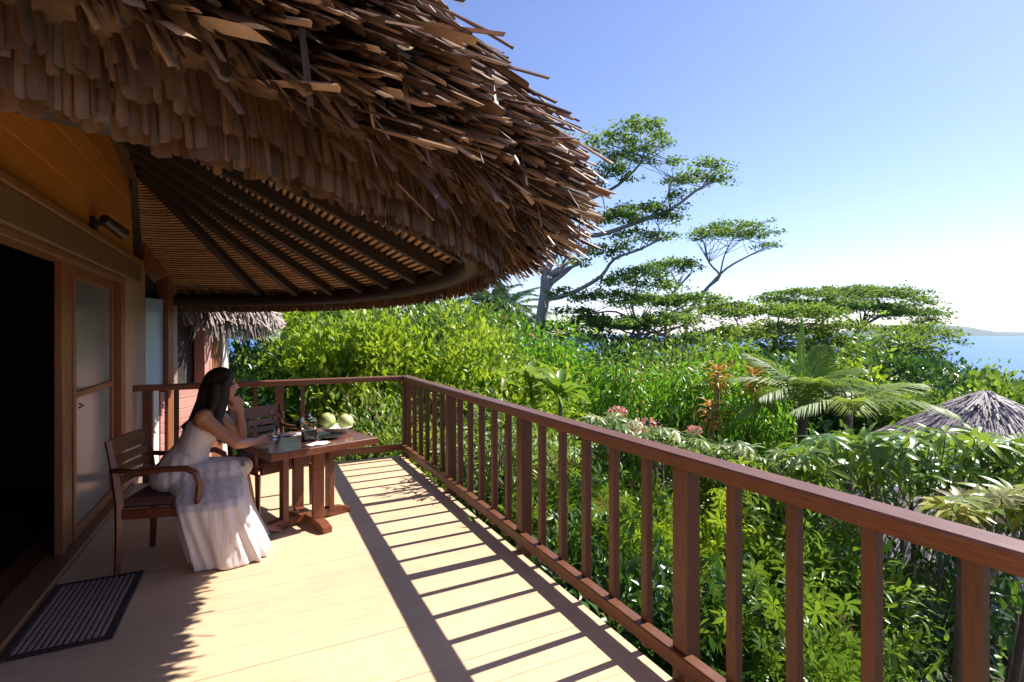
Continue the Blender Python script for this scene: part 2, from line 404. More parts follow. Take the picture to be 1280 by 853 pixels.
def single_leaf_mesh(T, mat, key, k):
    kk = (key, mat.name, k)
    if kk not in _single:
        me = np_mesh('leaf_blade', T[0], T[1], np.full(len(T[0]), (k + .5) / 6)); me.materials.append(mat); _single[kk] = me
    return _single[kk]
CAMP = np.array([0, 0, H])
def shrub(name, label, cat, base, rx, ry, h, mat, nclump=60, per=60, L=.11, W=.045, T=T_LEAF, seed=1, clump=.22, out=.6, up=.35, rand=.7,
          bottom=.12, shell=.55, sep=0, stems=8, stemmat='barkd', group=None, droop=0., key='leaf', rot_noise=.25):
    rg = np.random.default_rng(seed)
    root = empty(name, tuple(base)); tag(root, label, cat, group)
    th = rg.uniform(0, 2 * math.pi, nclump); ct = rg.uniform(-1 + 2 * bottom * 0, 1, nclump)
    st = np.sqrt(np.maximum(0, 1 - ct ** 2))
    dirs = np.stack([st * np.cos(th), st * np.sin(th), ct], 1)
    lump = 1 + rot_noise * np.sin(3 * th + seed) * np.cos(4 * ct + seed * 1.7)
    rad = rg.uniform(shell, 1, nclump) ** .7 * lump
    cen = dirs * rad[:, None] * np.array([rx, ry, h * (1 - bottom) / 2]) + np.array([0, 0, h * bottom + h * (1 - bottom) / 2])
    n = nclump * per
    ci = np.repeat(np.arange(nclump), per)
    off = rg.normal(size=(n, 3)) * clump * np.array([1, 1, .8])
    pos = cen[ci] + off
    outw = nrm(dirs[ci] * .6 + nrm(off) * .8)
    fwd = nrm(outw * out + np.array([0, 0, 1.]) * (up - droop) + rg.normal(size=(n, 3)) * rand * .6)
    upv = nrm(np.array([0, 0, 1.]) + rg.normal(size=(n, 3)) * .45 + outw * .4)
    if droop: upv = nrm(outw + np.array([0, 0, .5]) + rg.normal(size=(n, 3)) * .4)
    s = rg.uniform(.6, 1.25, n)
    tone = rg.uniform(-.18, .18, nclump)
    rnd = np.clip(rg.beta(2, 2, n) * .95 + tone[ci] + .02, 0, 1)
    spot = rg.uniform(size=n) < .006; rnd[spot] = 1.0
    keep = np.ones(n, bool)
    if sep:
        wpos = pos + np.array(base); dist = np.linalg.norm(wpos - CAMP, axis=1) - .6 * (outw @ nrm(CAMP - np.array(base)))
        idx = np.argsort(dist)[:sep * 3]; idx = rg.choice(idx, sep, replace=False); keep[idx] = False
        for i in idx:
            k = int(rnd[i] * 5.99)
            o = bpy.data.objects.new('leaf', single_leaf_mesh(T, mat, key, k))
            o.matrix_local = basis_matrix(pos[i], fwd[i], upv[i], L * s[i], W * s[i]); link(o, root)
    me = cloud_mesh('foliage', T, pos[keep], fwd[keep], upv[keep], L * s[keep], W * s[keep], rnd[keep])
    f = mesh_obj('foliage', me, mat, root, True); f['kind'] = 'stuff'
    if stems:
        for j in range(stems):
            c = cen[rg.integers(nclump)]
            b0 = np.array([rg.normal() * rx * .12, rg.normal() * ry * .12, -.35])
            mid = b0 * .6 + c * .4 + np.array([0, 0, h * .08])
            r0 = .012 + .006 * h
            MB().tube([b0, mid, c], [r0, r0 * .8, r0 * .3], 6).build('stem', M[stemmat], root, True)
    return root
def at(u, d, z=None):
    p = pd(u, 418, d); p[2] = ground_z(p[0], p[1]) if z is None else z; return p
def shrub_px(name, label, cat, u, vtop, d, wpx, mat, depth=None, zb=None, **kw):
    b = at(u, d, zb); top = H + (V0 - vtop) / F_PX * d
    rx = wpx / 2 / F_PX * d
    return shrub(name, label, cat, b, rx, depth or rx, top - b[2], mat, **kw)

# ------------------------------------------------------------------ deck
WX = -1.10                    # face of the house wall
RXI = 1.66                    # baluster line of the long railing
RYB = 6.30                    # baluster line of the back railing
deck = empty('deck_floor', (0, 0, 0)); tag(deck, 'tan painted wooden deck of boards laid across the veranda', 'deck', kind='structure')
y = -1.6; i = 0
pw_ = .195
plank_me = {}
while y < RYB + .06:
    mb = MB(); mb.box(-1.37, 1.37, -pw_ / 2 + .001, pw_ / 2 - .001, -.016, .016, .0018)
    if i % 3 not in plank_me: plank_me[i % 3] = mb.mesh('plank'); plank_me[i % 3].materials.append(M['deck'])
    o = link(bpy.data.objects.new('plank', plank_me[i % 3]), deck)
    o.location = (.255, y, -.016 + random.uniform(-.0006, .0006)); y += pw_; i += 1
mb = MB(); mb.box(-1.12, 1.62, -1.7, RYB + .05, -.20, -.034, 0); mb.build('joist_frame', M['dark'], deck)
for xx in (-.9, 1.5):
    for yy in (-1.2, 1.2, 3.6, 6.0):
        MB().box(xx - .06, xx + .06, yy - .06, yy + .06, -3.2, -.195).build('support_post', M['barkd'], deck)

def railing(name, label, along, start, end, line, posts, sp, inner):
    """along 'y' or 'x'; line = baluster line; inner = sign toward the deck"""
    root = empty(name, (line, start, 0) if along == 'y' else (start, line, 0)); tag(root, label, 'railing')
    ox, oy = root.location.x, root.location.y
    def bx(nm, a0, a1, c0, c1, z0, z1, b, mat):
        lo, hi = min(c0, c1), max(c0, c1)
        mb = MB()
        if along == 'y': mb.box(lo - ox, hi - ox, a0 - oy, a1 - oy, z0, z1, b)
        else: mb.box(a0 - ox, a1 - ox, lo - oy, hi - oy, z0, z1, b)
        return mb.build(nm, mat, root)
    lm = M['railx'] if along == 'y' else M['railb']
    bx('top_rail', start, end, line - .05, line + .06, .925, .985, .008, lm)
    bx('bottom_rail', start, end, line + inner * .065, line + inner * .002, .075, .145, .006, lm)
    for p in posts:
        bx('post', p - .042, p + .042, line - .042, line + .042, -.03, .927, .006, M['rail'])
    n = int(round((posts[-1] - posts[0]) / sp)) + 2
    for k in range(-1, n):
        a = posts[0] + k * sp
        if a < start + .03 or a > end - .03 or min(abs(a - p) for p in posts) < .1: continue
        w = .021 + random.uniform(-.001, .001)
        bx('baluster', a - w, a + w, line - w, line + w, .022, .927, .003, M['rail'])
    return root
railing('deck_railing', 'long brown timber railing along the sea side of the deck', 'y', -1.6, RYB + .06, RXI, [.15 - 1.49, .15, 1.64, 3.13, 4.62, RYB - .06], 1.49 / 6, -1)
r2 = railing('deck_railing', 'short brown timber railing across the far end of the deck, meeting the house', 'x', WX, RXI - .053, RYB, [-.98, .235], .243, -1)

# ------------------------------------------------------------------ the bungalow
house = empty('thatched_bungalow', (WX, 3.7, 0)); tag(house, 'bungalow with timber gable coloured with an orange bounce glow, sliding screen door and overhanging round thatched roof', 'bungalow')
HO = Vector((WX, 3.7, 0))
def hbox(nm, x0, x1, y0, y1, z0, z1, mat, b=.004, parent=house, off=HO):
    mb = MB(); mb.box(x0 - off.x, x1 - off.x, y0 - off.y, y1 - off.y, z0, z1, b); return mb.build(nm, mat, parent)
# wall pieces
hbox('corner_post', WX - .16, WX, 5.88, 6.62, -.3, 2.12, M['wallwood'])
hbox('door_jamb', WX - .12, WX + .012, 5.74, 5.878, .03, 2.02, M['jamb'])
hbox('wall', WX - .16, WX - .01, -2.6, 1.2, -.3, 2.02, M['wallwood'])
hbox('header_beam', WX - .2, WX + .055, -2.6, 6.36, 2.02, 2.2, M['beam'], .008)
hbox('trim', WX - .2, WX + .075, -2.6, 6.36, 2.2, 2.245, M['sill'], .006)
hbox('door_track', WX - .10, WX + .02, 1.2, 5.74, 1.975, 2.018, M['sill'], .004)
hbox('sill', WX - .15, WX + .03, 1.2, 6.2, -.03, .035, M['sill'], .006)
hbox('sill_step', WX - .32, WX - .15, 1.2, 5.9, -.05, .012, M['jamb'], .006)
z = 2.247; 
while z < 4.3:
    hbox('board', WX - .09, WX - .02 + random.uniform(-.002, .002), -2.6, 6.4 - max(0, (z - 2.25)) * .2, z, z + .138, M['gable'], .004); z += .14
# sliding screen door
sc = hbox('screen_door', WX - .075, WX - .069, 4.66, 5.70, .08, 1.97, M['screen'], 0)
for (a, b_, z0, z1) in ((4.60, 4.66, .036, 1.975), (5.69, 5.738, .036, 1.975)):
    hbox('stile', WX - .095, WX - .045, a, b_, z0, z1, M['jamb'], .004, sc)
for (z0, z1) in ((.036, .11), (1.04, 1.085), (1.90, 1.975)):
    hbox('rail', WX - .092, WX - .048, 4.661, 5.689, z0, z1, M['jamb'], .004, sc)
hb = MB(); hb.tube([(WX - .04 - HO.x, 4.69 - HO.y, .97), (WX - .015 - HO.x, 4.69 - HO.y, .985), (WX - .04 - HO.x, 4.69 - HO.y, 1.0)], .008, 6); hb.build('pull', M['steel'], sc)
for (a, b_, xo) in ((4.36, 4.43, .02), (4.44, 4.51, .0), (4.52, 4.595, -.015)):
    hbox('door_stile', WX - .11 + xo, WX - .05 + xo * .3, a, b_, .036, 1.975, M['jamb'], .005)
# dark room behind the open door
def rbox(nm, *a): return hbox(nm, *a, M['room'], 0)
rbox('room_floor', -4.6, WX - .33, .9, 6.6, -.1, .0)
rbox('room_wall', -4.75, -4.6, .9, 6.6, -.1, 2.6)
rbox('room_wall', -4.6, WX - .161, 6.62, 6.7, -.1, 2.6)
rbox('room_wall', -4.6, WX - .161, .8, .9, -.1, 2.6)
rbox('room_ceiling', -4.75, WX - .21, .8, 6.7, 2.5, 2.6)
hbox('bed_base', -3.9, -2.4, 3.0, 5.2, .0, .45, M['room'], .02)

# roof ---------------------------------------------------------------
RC = np.array([-1.03, 4.02]); EA, EB = 2.52, 3.32       # oval eave: centre, half axes
ZB = 1.775                                               # bottom of the eave fringe
roof = empty('thatch_roof', (0, 0, 0)); roof.parent = house; roof.location = (RC[0] - HO.x, RC[1] - HO.y, 0)
TH0, TH1 = -97, 92
def ea(a):
    return EA - .13 * math.exp(-((math.degrees(a) - 8) / 26) ** 2)
def oval(a, o):
    """point and outward normal of the eave curve pushed out by o"""
    c, s_ = math.cos(a), math.sin(a)
    n_ = nrm(np.array([c * EB, s_ * EA, 0.]))
    dg = math.degrees(a); o = o * (.30 + .70 * math.exp(-((dg + 45) / 20) ** 2)) if o > 0 else o
    return np.array([ea(a) * c, EB * s_, 0.]) + n_ * o, n_
def oval_k(a, k): return np.array([ea(a) * math.cos(a) * k, EB * math.sin(a) * (k + (1 - k) * .60), 0.])
def oval_sheet(fun, m, th0, th1, n):
    V = []; Fc = []
    for i in range(n + 1):
        a = R(th0 + (th1 - th0) * i / n)
        for k in range(m): V.append(fun(a, k))
    for i in range(n):
        for k in range(m - 1): Fc.append((i * m + k, (i + 1) * m + k, (i + 1) * m + k + 1, i * m + k + 1))
    return np.array(V), np.array(Fc)
def arc_sheet(prof, th0, th1, n):
    return oval_sheet(lambda a, k: (prof[k][0] * math.cos(a), prof[k][0] * math.sin(a), prof[k][1]), len(prof), th0, th1, n)
# (offset out from the eave curve, height) of the tips of each thatch course
PROF = [(.12, .12, 60), (.2, .12, 48), (.27, .13, 38), (.33, .14, 30), (.39, .16, 25), (.37, .22, 28), (.30, .28, 32), (.24, .33, 35), (.17, .40, 38), (.10, .47, 40), (.03, .54, 41), (-.05, .62, 42), (-.13, .71, 42), (-.22, .81, 42), (-.31, .91, 42), (-.41, 1.02, 42), (-.53, 1.13, 42), (-.67, 1.25, 42), (-.85, 1.38, 42)]
core = [(-.10, .07), (-.02, .16), (.16, .25), (.10, .34), (-.05, .47), (-.22, .64), (-.45, .88), (-.75, 1.14)]
def core_f(a, k):
    if k == len(core): return np.array([0, 0, ZB + 1.75])
    p, n_ = oval(a, core[k][0]); p[2] = ZB + core[k][1]; return p
Vc, Fcs = oval_sheet(core_f, len(core) + 1, -110, 110, 90)
o = mesh_obj('thatch_core', np_mesh('thatch_core', Vc, Fcs), M['thatch_back'], roof, True)
SOF0, RISE = ZB + .13, 1.22      # soffit: z = SOF0 + (1 - k) * RISE
def sof(a, k, dz=0.):
    p = oval_k(a, k); p[2] = SOF0 + (1 - k) * RISE + dz; return p
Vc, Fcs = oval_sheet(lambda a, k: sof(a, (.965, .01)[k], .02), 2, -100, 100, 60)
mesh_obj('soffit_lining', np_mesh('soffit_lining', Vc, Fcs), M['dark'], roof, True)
# concentric reeds of the soffit mat
V = []; Fc = []; rn = []
k_ = .06; base = 0
while k_ < .955:
    nseg = 64; rr = .0050
    tone = random.random()
    for i in range(nseg + 1):
        a = R(-97 + 190 * i / nseg); wob = random.uniform(-.0006, .0006)
        for dk, dz in ((-rr, .002), (-rr * .4, -.004), (rr * .4, -.004), (rr, .002)):
            V.append(sof(a, k_ + dk + wob, .008 + dz)); rn.append(min(1, max(0, tone * .6 + .2 + random.uniform(-.2, .2))))
    for i in range(nseg):
        for k in range(3):
            a = base + i * 4 + k; Fc.append((a, a + 4, a + 5, a + 1))
    base += (nseg + 1) * 4; k_ += .0185
o = mesh_obj('reed_mat', np_mesh('reed_mat', V, Fc, rn), M['reed'], roof, True); o['kind'] = 'stuff'
# rafters
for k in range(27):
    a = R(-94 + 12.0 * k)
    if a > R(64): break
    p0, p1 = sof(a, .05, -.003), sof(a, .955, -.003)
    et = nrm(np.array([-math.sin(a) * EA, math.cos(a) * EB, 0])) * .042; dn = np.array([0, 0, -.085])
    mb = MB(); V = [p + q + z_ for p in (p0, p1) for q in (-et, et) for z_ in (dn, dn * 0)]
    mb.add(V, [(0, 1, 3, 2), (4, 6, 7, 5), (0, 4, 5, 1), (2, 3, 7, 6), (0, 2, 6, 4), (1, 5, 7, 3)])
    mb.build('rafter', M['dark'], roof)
# ring beam
RB = [(-.20, .11), (-.20, .065), (-.105, .065), (-.105, .18), (-.20, .18), (-.20, .11)]
def rb_f(a, k):
    p, n_ = oval(a, RB[k][0]); p[2] = ZB + RB[k][1]; return p
Vc, Fcs = oval_sheet(rb_f, 6, -96, 94, 80)
mesh_obj('ring_beam', np_mesh('ring_beam', Vc, Fcs), M['dark'], roof, True)
# thatch blades
def T_blade(curl, blunt):
    V = []; Fc = []
    rows = [(0, .9), (.5, 1), (.92, .92), (1, blunt)]
    for y, w in rows:
        for k in range(4):
            a = (k / 3 - .5) * curl
            s_ = math.sin(a) / max(curl / 2, .01); c_ = (1 - math.cos(a)) / max(curl / 2, .01)
            V.append((s_ * .5 * w, y + (.014 * ((k * 7) % 3 - 1) if y == 1 else 0), -c_ * .5 * w * .075 - .03 * y * y))
    for i in range(3):
        for k in range(3):
            a = i * 4 + k; Fc.append((a, a + 1, a + 5, a + 4))
    return np.array(V, float), np.array(Fc)
T_STRAW = (np.array([(-.5, 0, 0), (0, 0, .03), (.5, 0, 0), (-.5, 1, -.02), (0, 1, .01), (.5, 1, -.02)], float), np.array([(0, 1, 4, 3), (1, 2, 5, 4)]))
BL = [T_blade(c, b_) for c, b_ in ((.7, .97), (2.0, .93), (3.2, .92), (4.6, .9), (3.6, .3))]
rg = np.random.default_rng(11)
blades = []      # (pos, fwd, up, L, W, rnd, variant)
def add_course(o1, z1, steep, Lm, n, wid, jit, neat=False, rlo=0, rhi=1, a0=TH0, a1=TH1):
    ph = rg.uniform(0, 6, 3)
    for i in range(n):
        th = R(rg.uniform(a0, a1)) if not neat else R(a0 + (a1 - a0) * (i + rg.uniform(-.2, .2)) / n)
        rag = 0 if neat else .035 * math.sin(9 * th + ph[0]) + .03 * math.sin(23 * th + ph[1])
        base_p, er = oval(th, o1 + rg.normal() * .03 * (0.15 if neat else 1.2) + rag); et = np.array([-er[1], er[0], 0])
        L = Lm * rg.uniform(.75, 1.3)
        st = steep + rg.normal() * jit
        f = nrm(er * math.cos(st) - np.array([0, 0, 1]) * math.sin(st) + et * rg.normal() * jit * .9)
        zt = min(1, max(0, (-math.degrees(th) - 48) / 34)); zt = .05 * zt * zt * (3 - 2 * zt)
        tip = base_p + np.array([0, 0, ZB + zt + z1 - rag * .8 + rg.normal() * (.007 if neat else .04)])
        pos = tip - f * L
        upv = nrm(np.cross(et, f) * -1 + et * rg.normal() * .25)
        if upv @ (er + np.array([0, 0, .4])) < 0: upv = -upv
        blades.append((pos, f, upv, L, wid * rg.uniform(.6, 1.5), rg.uniform(rlo, rhi), int(rg.integers(5)) if not neat else int(rg.integers(3))))
# neat inner band, the strips of the overhang seen from below, then ragged courses
add_course(-.085, 0.0, R(88), .16, 640, .024, .015, True)
add_course(-.035, .0, R(80), .22, 760, .024, .015, True)
add_course(-.005, .045, R(74), .22, 740, .023, .03, True)
NE = len(blades)
for k, (o1, z1, sd_) in enumerate(PROF):
    n = int(430 * (3.0 + o1) / 3.0); st = R(sd_)
    Lk = .27 if k < 9 else .40
    add_course(o1, z1, st, Lk, int(n * 1.1), .028, .07)
    add_course(o1 - .03, z1 + .025, st, Lk, int(n * 1.0), .027, .10)
    add_course(o1 - .02, z1 + .05, st - .1, Lk * .9, n // 3, .015, .13)
for k in range(60):      # stray long blades on the sea side
    o1, z1, sd_ = PROF[rg.integers(6, 15)]
    add_course(o1 + .07, z1 + .04, R(rg.uniform(8, 28)), .42, 1, .02, .12, a0=-58)
for k in range(320):     # curled, broken ends hanging under the overhang
    o1, z1, sd_ = PROF[rg.integers(0, 5)]
    add_course(o1 - rg.uniform(-.02, .06), z1 - .03 - rg.uniform(0, .04), R(rg.uniform(35, 80)), .10, 1, .016, .2)
RCW = np.array([RC[0], RC[1], 0])
tips = np.array([b[0] + b[1] * b[3] * .6 for b in blades]) + RCW
dst = np.linalg.norm(tips - CAMP, axis=1)
fz = (tips[:, :2] @ FW); us = U0 + F_PX * (tips[:, :2] @ RT) / np.maximum(fz, .01); vv = V0 - F_PX * (tips[:, 2] - H) / np.maximum(fz, .01)
vis = (fz > .45) & (us > -20) & (us < 800) & (vv > -20) & (vv < 420)
order = np.argsort(np.where(vis, dst, 1e9))[:300]
sepset = set(order.tolist())
blade_me = {}
def bmesh_for(var, rb, fr):
    kk = (var, rb, fr)
    if kk not in blade_me:
        me = np_mesh('thatch_leaf', BL[var][0], BL[var][1], np.full(len(BL[var][0]), (rb + .5) / 6)); me.materials.append(M['fringe' if fr else 'thatch']); me.shade_smooth(); blade_me[kk] = me
    return blade_me[kk]
for i in order:
    p, f, u_, L, W_, rn_, var = blades[i]
    o = bpy.data.objects.new('thatch_leaf', bmesh_for(var, int(rn_ * 5.99), i < NE)); o.matrix_local = basis_matrix(p, f, u_, L, W_); link(o, roof)
for fr, lo, hi, nm in ((True, 0, NE, 'eave_fringe'), (False, NE, len(blades), 'thatch')):
    Vs = []; Fs = []; rs = []; n0 = 0
    for i in range(lo, hi):
        if i in sepset: continue
        p, f, u_, L, W_, rn_, var = blades[i]
        x = nrm(np.cross(f, u_)); zv = np.cross(x, f); tv, tf = BL[var]
        Vs.append(p + tv[:, :1] * W_ * x + tv[:, 1:2] * L * f + tv[:, 2:3] * L * zv); Fs.append(tf + n0); n0 += len(tv); rs.append(np.full(len(tv), rn_))
    o = mesh_obj(nm, np_mesh(nm, np.concatenate(Vs), np.concatenate(Fs), np.concatenate(rs)), M['fringe' if fr else 'thatch'], roof, True); o['kind'] = 'stuff'

# wall spotlight
lp = py_(120, 281, 5.0); lp = pd(118, 282, 4.3)
kf = (118 - U0) / F_PX; dd = WX / (FW[0] + RT[0] * kf); lp = pd(118, 280, dd)
lamp = empty('wall_spotlight', (WX - .02, lp[1], lp[2])); tag(lamp, 'small black cylinder spotlight fixed on the glow-tinted gable boards', 'lamp')
MB().box(0, .03, -.05, .05, -.05, .05, .006).build('wall_plate', M['black'], lamp)
MB().tube([(.02, 0, 0), (.10, .0, .01)], .014, 8).build('arm', M['black'], lamp)
MB().tube([(.09, -.05, .035), (.11, .02, .015), (.17, .16, -.035)], [.036, .042, .046], 16).build('lamp_head', M['black'], lamp, False)
MB().tube([(.169, .158, -.034), (.172, .165, -.0367)], [.038, .038], 16).build('lens', M['lens'], lamp)

# ------------------------------------------------------------------ neighbouring wing past the end of the deck
A = np.array([-1.10, 6.72]); B = np.array([-.36, 8.05]); AB = B - A; LAB = np.linalg.norm(AB)
wing = empty('garden_wing', (A[0], A[1], 0), math.atan2(AB[1], AB[0])); tag(wing, 'neighbouring hut with pink boards, blue frosted window and dark doorway behind the far railing', 'hut')
def tu(u):
    k = (u - U0) / F_PX; dr = FW + RT * k
    m = np.array([[dr[0], -AB[0]], [dr[1], -AB[1]]]); s = np.linalg.solve(m, A); return s[1] * LAB
def wbox(nm, u0, u1, z0, z1, mat, y0=-.0, y1=.12, b=.003):
    return MB().box(tu(u0), tu(u1), y0, y1, z0, z1, b).build(nm, mat, wing)
MB().box(-.4, tu(288), .16, .24, -2.5, 2.7).build('wall', M['room'], wing)
MB().box(tu(162), tu(179), -.02, .15, -2.5, 2.3, .004).build('corner_board', M['wallwood'], wing)
wbox('window', 181, 209, .92, 1.9, M['frost'], .05, .10, 0)
wbox('window_frame', 178, 181, -1, 2.2, M['jamb'], -.01, .13)
wbox('door_post', 209.3, 216, -1, 2.2, M['jamb'], -.01, .13)
wbox('door_post', 216.4, 222, -1, 2.2, M['wallwood'], .0, .13)
wbox('door_post', 255, 264, -1, 2.2, M['pink'], -.01, .13)
wbox('door_post', 264.5, 278, -1, 2.2, M['jamb'], .0, .13)
wbox('door_post', 278.3, 286, -1, 2.2, M['white'], .0, .13)
wbox('panel', 182, 201, -1.2, .88, M['white'], .02, .1)
wbox('lintel', 178, 286, 2.2, 2.5, M['jamb'], -.03, .14)
z = -1.2
while z < .80:
    wbox('board', 203, 254.5, z, z + .118, M['pink'], .03 - .008 * ((int(z * 100)) % 2), .09, .006); z += .12
# its thatched roof
WRC = np.array([-1.55, 9.0])
wroof = empty('thatch_roof', (0, 0, 0)); wroof.parent = wing; wroof.matrix_parent_inverse = wing.matrix_world.inverted()
bpy.context.view_layer.update()
wroof.matrix_parent_inverse = wing.matrix_world.inverted(); wroof.location = (WRC[0], WRC[1], 0)
def thatch_cone(parent, rc, apex_z, rim_r, rim_z, th0, th1, ncourse, nper, L, W, mat, seed, coremat, hang=.25, jit=.12, rowjit=.05, tuck=0):
    g2 = np.random.default_rng(seed)
    Vc, Fcs = arc_sheet([(rim_r - .25, rim_z - .05), (rim_r - .15, rim_z + .04), (.05, apex_z - .08)], th0, th1, 48)
    mesh_obj('thatch_core', np_mesh('thatch_core', Vc, Fcs), coremat, parent, True)
    P = []; Fw = []; U = []; Ls = []; Ws = []; Rn = []
    sl = math.atan2(apex_z - rim_z, rim_r)
    for c in range(int(ncourse * .96)):
        t = (c + .5) / ncourse
        n = int(nper * (1 - t * .93)) + 6
        th = R(th0) + (R(th1) - R(th0)) * g2.uniform(size=n)
        er = np.stack([np.cos(th), np.sin(th), 0 * th], 1); et = np.stack([-np.sin(th), np.cos(th), 0 * th], 1)
        st = sl + g2.normal(size=n) * jit + (hang if c == 0 else 0)
        f = nrm(er * np.cos(st)[:, None] - np.array([0, 0, 1.]) * np.sin(st)[:, None] + et * g2.normal(size=n)[:, None] * jit)
        rr = rim_r * (1 - t) + g2.normal(size=n) * rowjit; zz = rim_z + (apex_z - rim_z) * t + .03 + g2.normal(size=n) * rowjit * .6
        tip = er * rr[:, None] + np.stack([0 * zz, 0 * zz, zz], 1)
        l_ = L * g2.uniform(.7, 1.3, n) * (1 - .75 * t)
        P.append(tip - f * l_[:, None] * .75); Fw.append(f); U.append(nrm(np.cross(f, et) * -1 * np.sign(np.einsum('ij,ij->i', np.cross(f, et) * -1, np.array([[0, 0, 1.]] * n)))[:, None] + et * g2.normal(size=n)[:, None] * .3))
        Ls.append(l_); Ws.append(W * g2.uniform(.5, 1.4, n)); Rn.append(g2.uniform(size=n))
    nc = 260; th = R(th0) + (R(th1) - R(th0)) * g2.uniform(size=nc)       # blades tied down over the peak
    er = np.stack([np.cos(th), np.sin(th), 0 * th], 1); st = sl * .8 + g2.normal(size=nc) * .06
    P.append(er * .03 + np.array([0, 0, apex_z + .0]) + g2.normal(size=(nc, 3)) * .02); Fw.append(nrm(er * np.cos(st)[:, None] - np.array([0, 0, 1.]) * np.sin(st)[:, None]))
    U.append(np.repeat(np.array([[0, 0, 1.]]), nc, 0) + er * .3); Ls.append(L * g2.uniform(.6, 1.3, nc)); Ws.append(W * 1.1 * g2.uniform(.7, 1.4, nc)); Rn.append(g2.uniform(size=nc))
    tv, tf = T_STRAW
    me = cloud_mesh('thatch', (tv, tf), np.concatenate(P), np.concatenate(Fw), np.concatenate(U), np.concatenate(Ls), np.concatenate(Ws), np.concatenate(Rn))
    o = mesh_obj('thatch', me, mat, parent, True); o['kind'] = 'stuff'
    return o
thatch_cone(wroof, WRC, 3.0, 1.9, 1.66, -66, 60, 14, 420, .5, .022, M['thatch_grey'], 5, M['thatch_back'], .45, .22)
# ragged hanging fringe below its eave
P = []; g2 = np.random.default_rng(3); n = 420
th = R(-60) + R(90) * g2.uniform(size=n); er = np.stack([np.cos(th), np.sin(th), 0 * th], 1)
Pn = er * (1.66 + .12 * g2.normal(size=(n, 1))) + np.array([0, 0, 1.64])
Fn = nrm(er * .15 + np.array([0, 0, -1.]) + g2.normal(size=(n, 3)) * .12)
me = cloud_mesh('eave_fringe', BL[0], Pn, Fn, er, g2.uniform(.06, .26, n), g2.uniform(.008, .02, n), g2.uniform(0, .6, n))
o = mesh_obj('eave_fringe', me, M['thatch_grey'], wroof, True); o['kind'] = 'stuff'

# ------------------------------------------------------------------ furniture
def armchair(label, loc, rz):
    root = empty('armchair', loc, rz); tag(root, label, 'chair')
    # local: x forward, y to the left, seat 0.5 wide, 0.47 deep
    for sy in (-1, 1):
        MB().tube([(-.235, sy * .235, .0), (-.225, sy * .235, .25), (-.225, sy * .235, .45), (-.25, sy * .235, .65), (-.285, sy * .235, .84)], [.019, .023, .026, .023, .019], 4).build('back_leg', M['chair'], root)
        MB().tube([(.225, sy * .24, 0), (.225, sy * .24, .36)], [.019, .026], 4).build('front_leg', M['chair'], root)
        pts = [(-.265, sy * .245, .66), (-.12, sy * .255, .645), (.06, sy * .265, .655), (.16, sy * .268, .655), (.215, sy * .268, .625), (.235, sy * .265, .56), (.225, sy * .255, .47), (.215, sy * .25, .40)]
        MB().tube(pts, [.019, .021, .022, .024, .024, .023, .021, .02], 8, squash=.85).build('armrest', M['chair'], root, True)
        MB().box(-.2, .2, sy * .235 - .014, sy * .235 + .014, .35, .41, .004).build('side_rail', M['chair'], root)
    MB().box(.205, .24, -.215, .215, .35, .41, .004).build('front_rail', M['chair'], root)
    MB().box(-.24, -.21, -.21, .21, .35, .41, .004).build('back_rail', M['chair'], root)
    MB().box(-.23, .25, -.215, .215, .405, .465, .02).build('cushion', M['cushion'], root)
    for z, hh, xo in ((.79, .05, -.278), (.70, .022, -.262), (.635, .02, -.25), (.57, .02, -.24)):
        pts = [(xo - .012 * (1 - (t / .215) ** 2), t, z) for t in (-.215, -.11, 0, .11, .215)]
        mb = MB()
        V = []
        for p in pts: V += [(p[0] - .009, p[1], z - hh), (p[0] + .009, p[1], z - hh), (p[0] + .009 - .008, p[1], z + hh), (p[0] - .009 - .008, p[1], z + hh)]
        Fc = [(0, 1, 2, 3), (19, 18, 17, 16)]
        for i in range(4):
            for k in range(4): Fc.append((i * 4 + k, i * 4 + (k + 1) % 4, i * 4 + 4 + (k + 1) % 4, i * 4 + 4 + k))
        mb.add(V, Fc); mb.build('back_slat' if hh < .03 else 'crest_rail', M['chair'], root)
    return root
armchair('red-brown wooden armchair holding the seated woman in the white dress', (-.485, 4.10, 0), R(-14))
armchair('empty red-brown wooden armchair tucked under the far side of the table', (.12, 4.93, 0), R(-62))

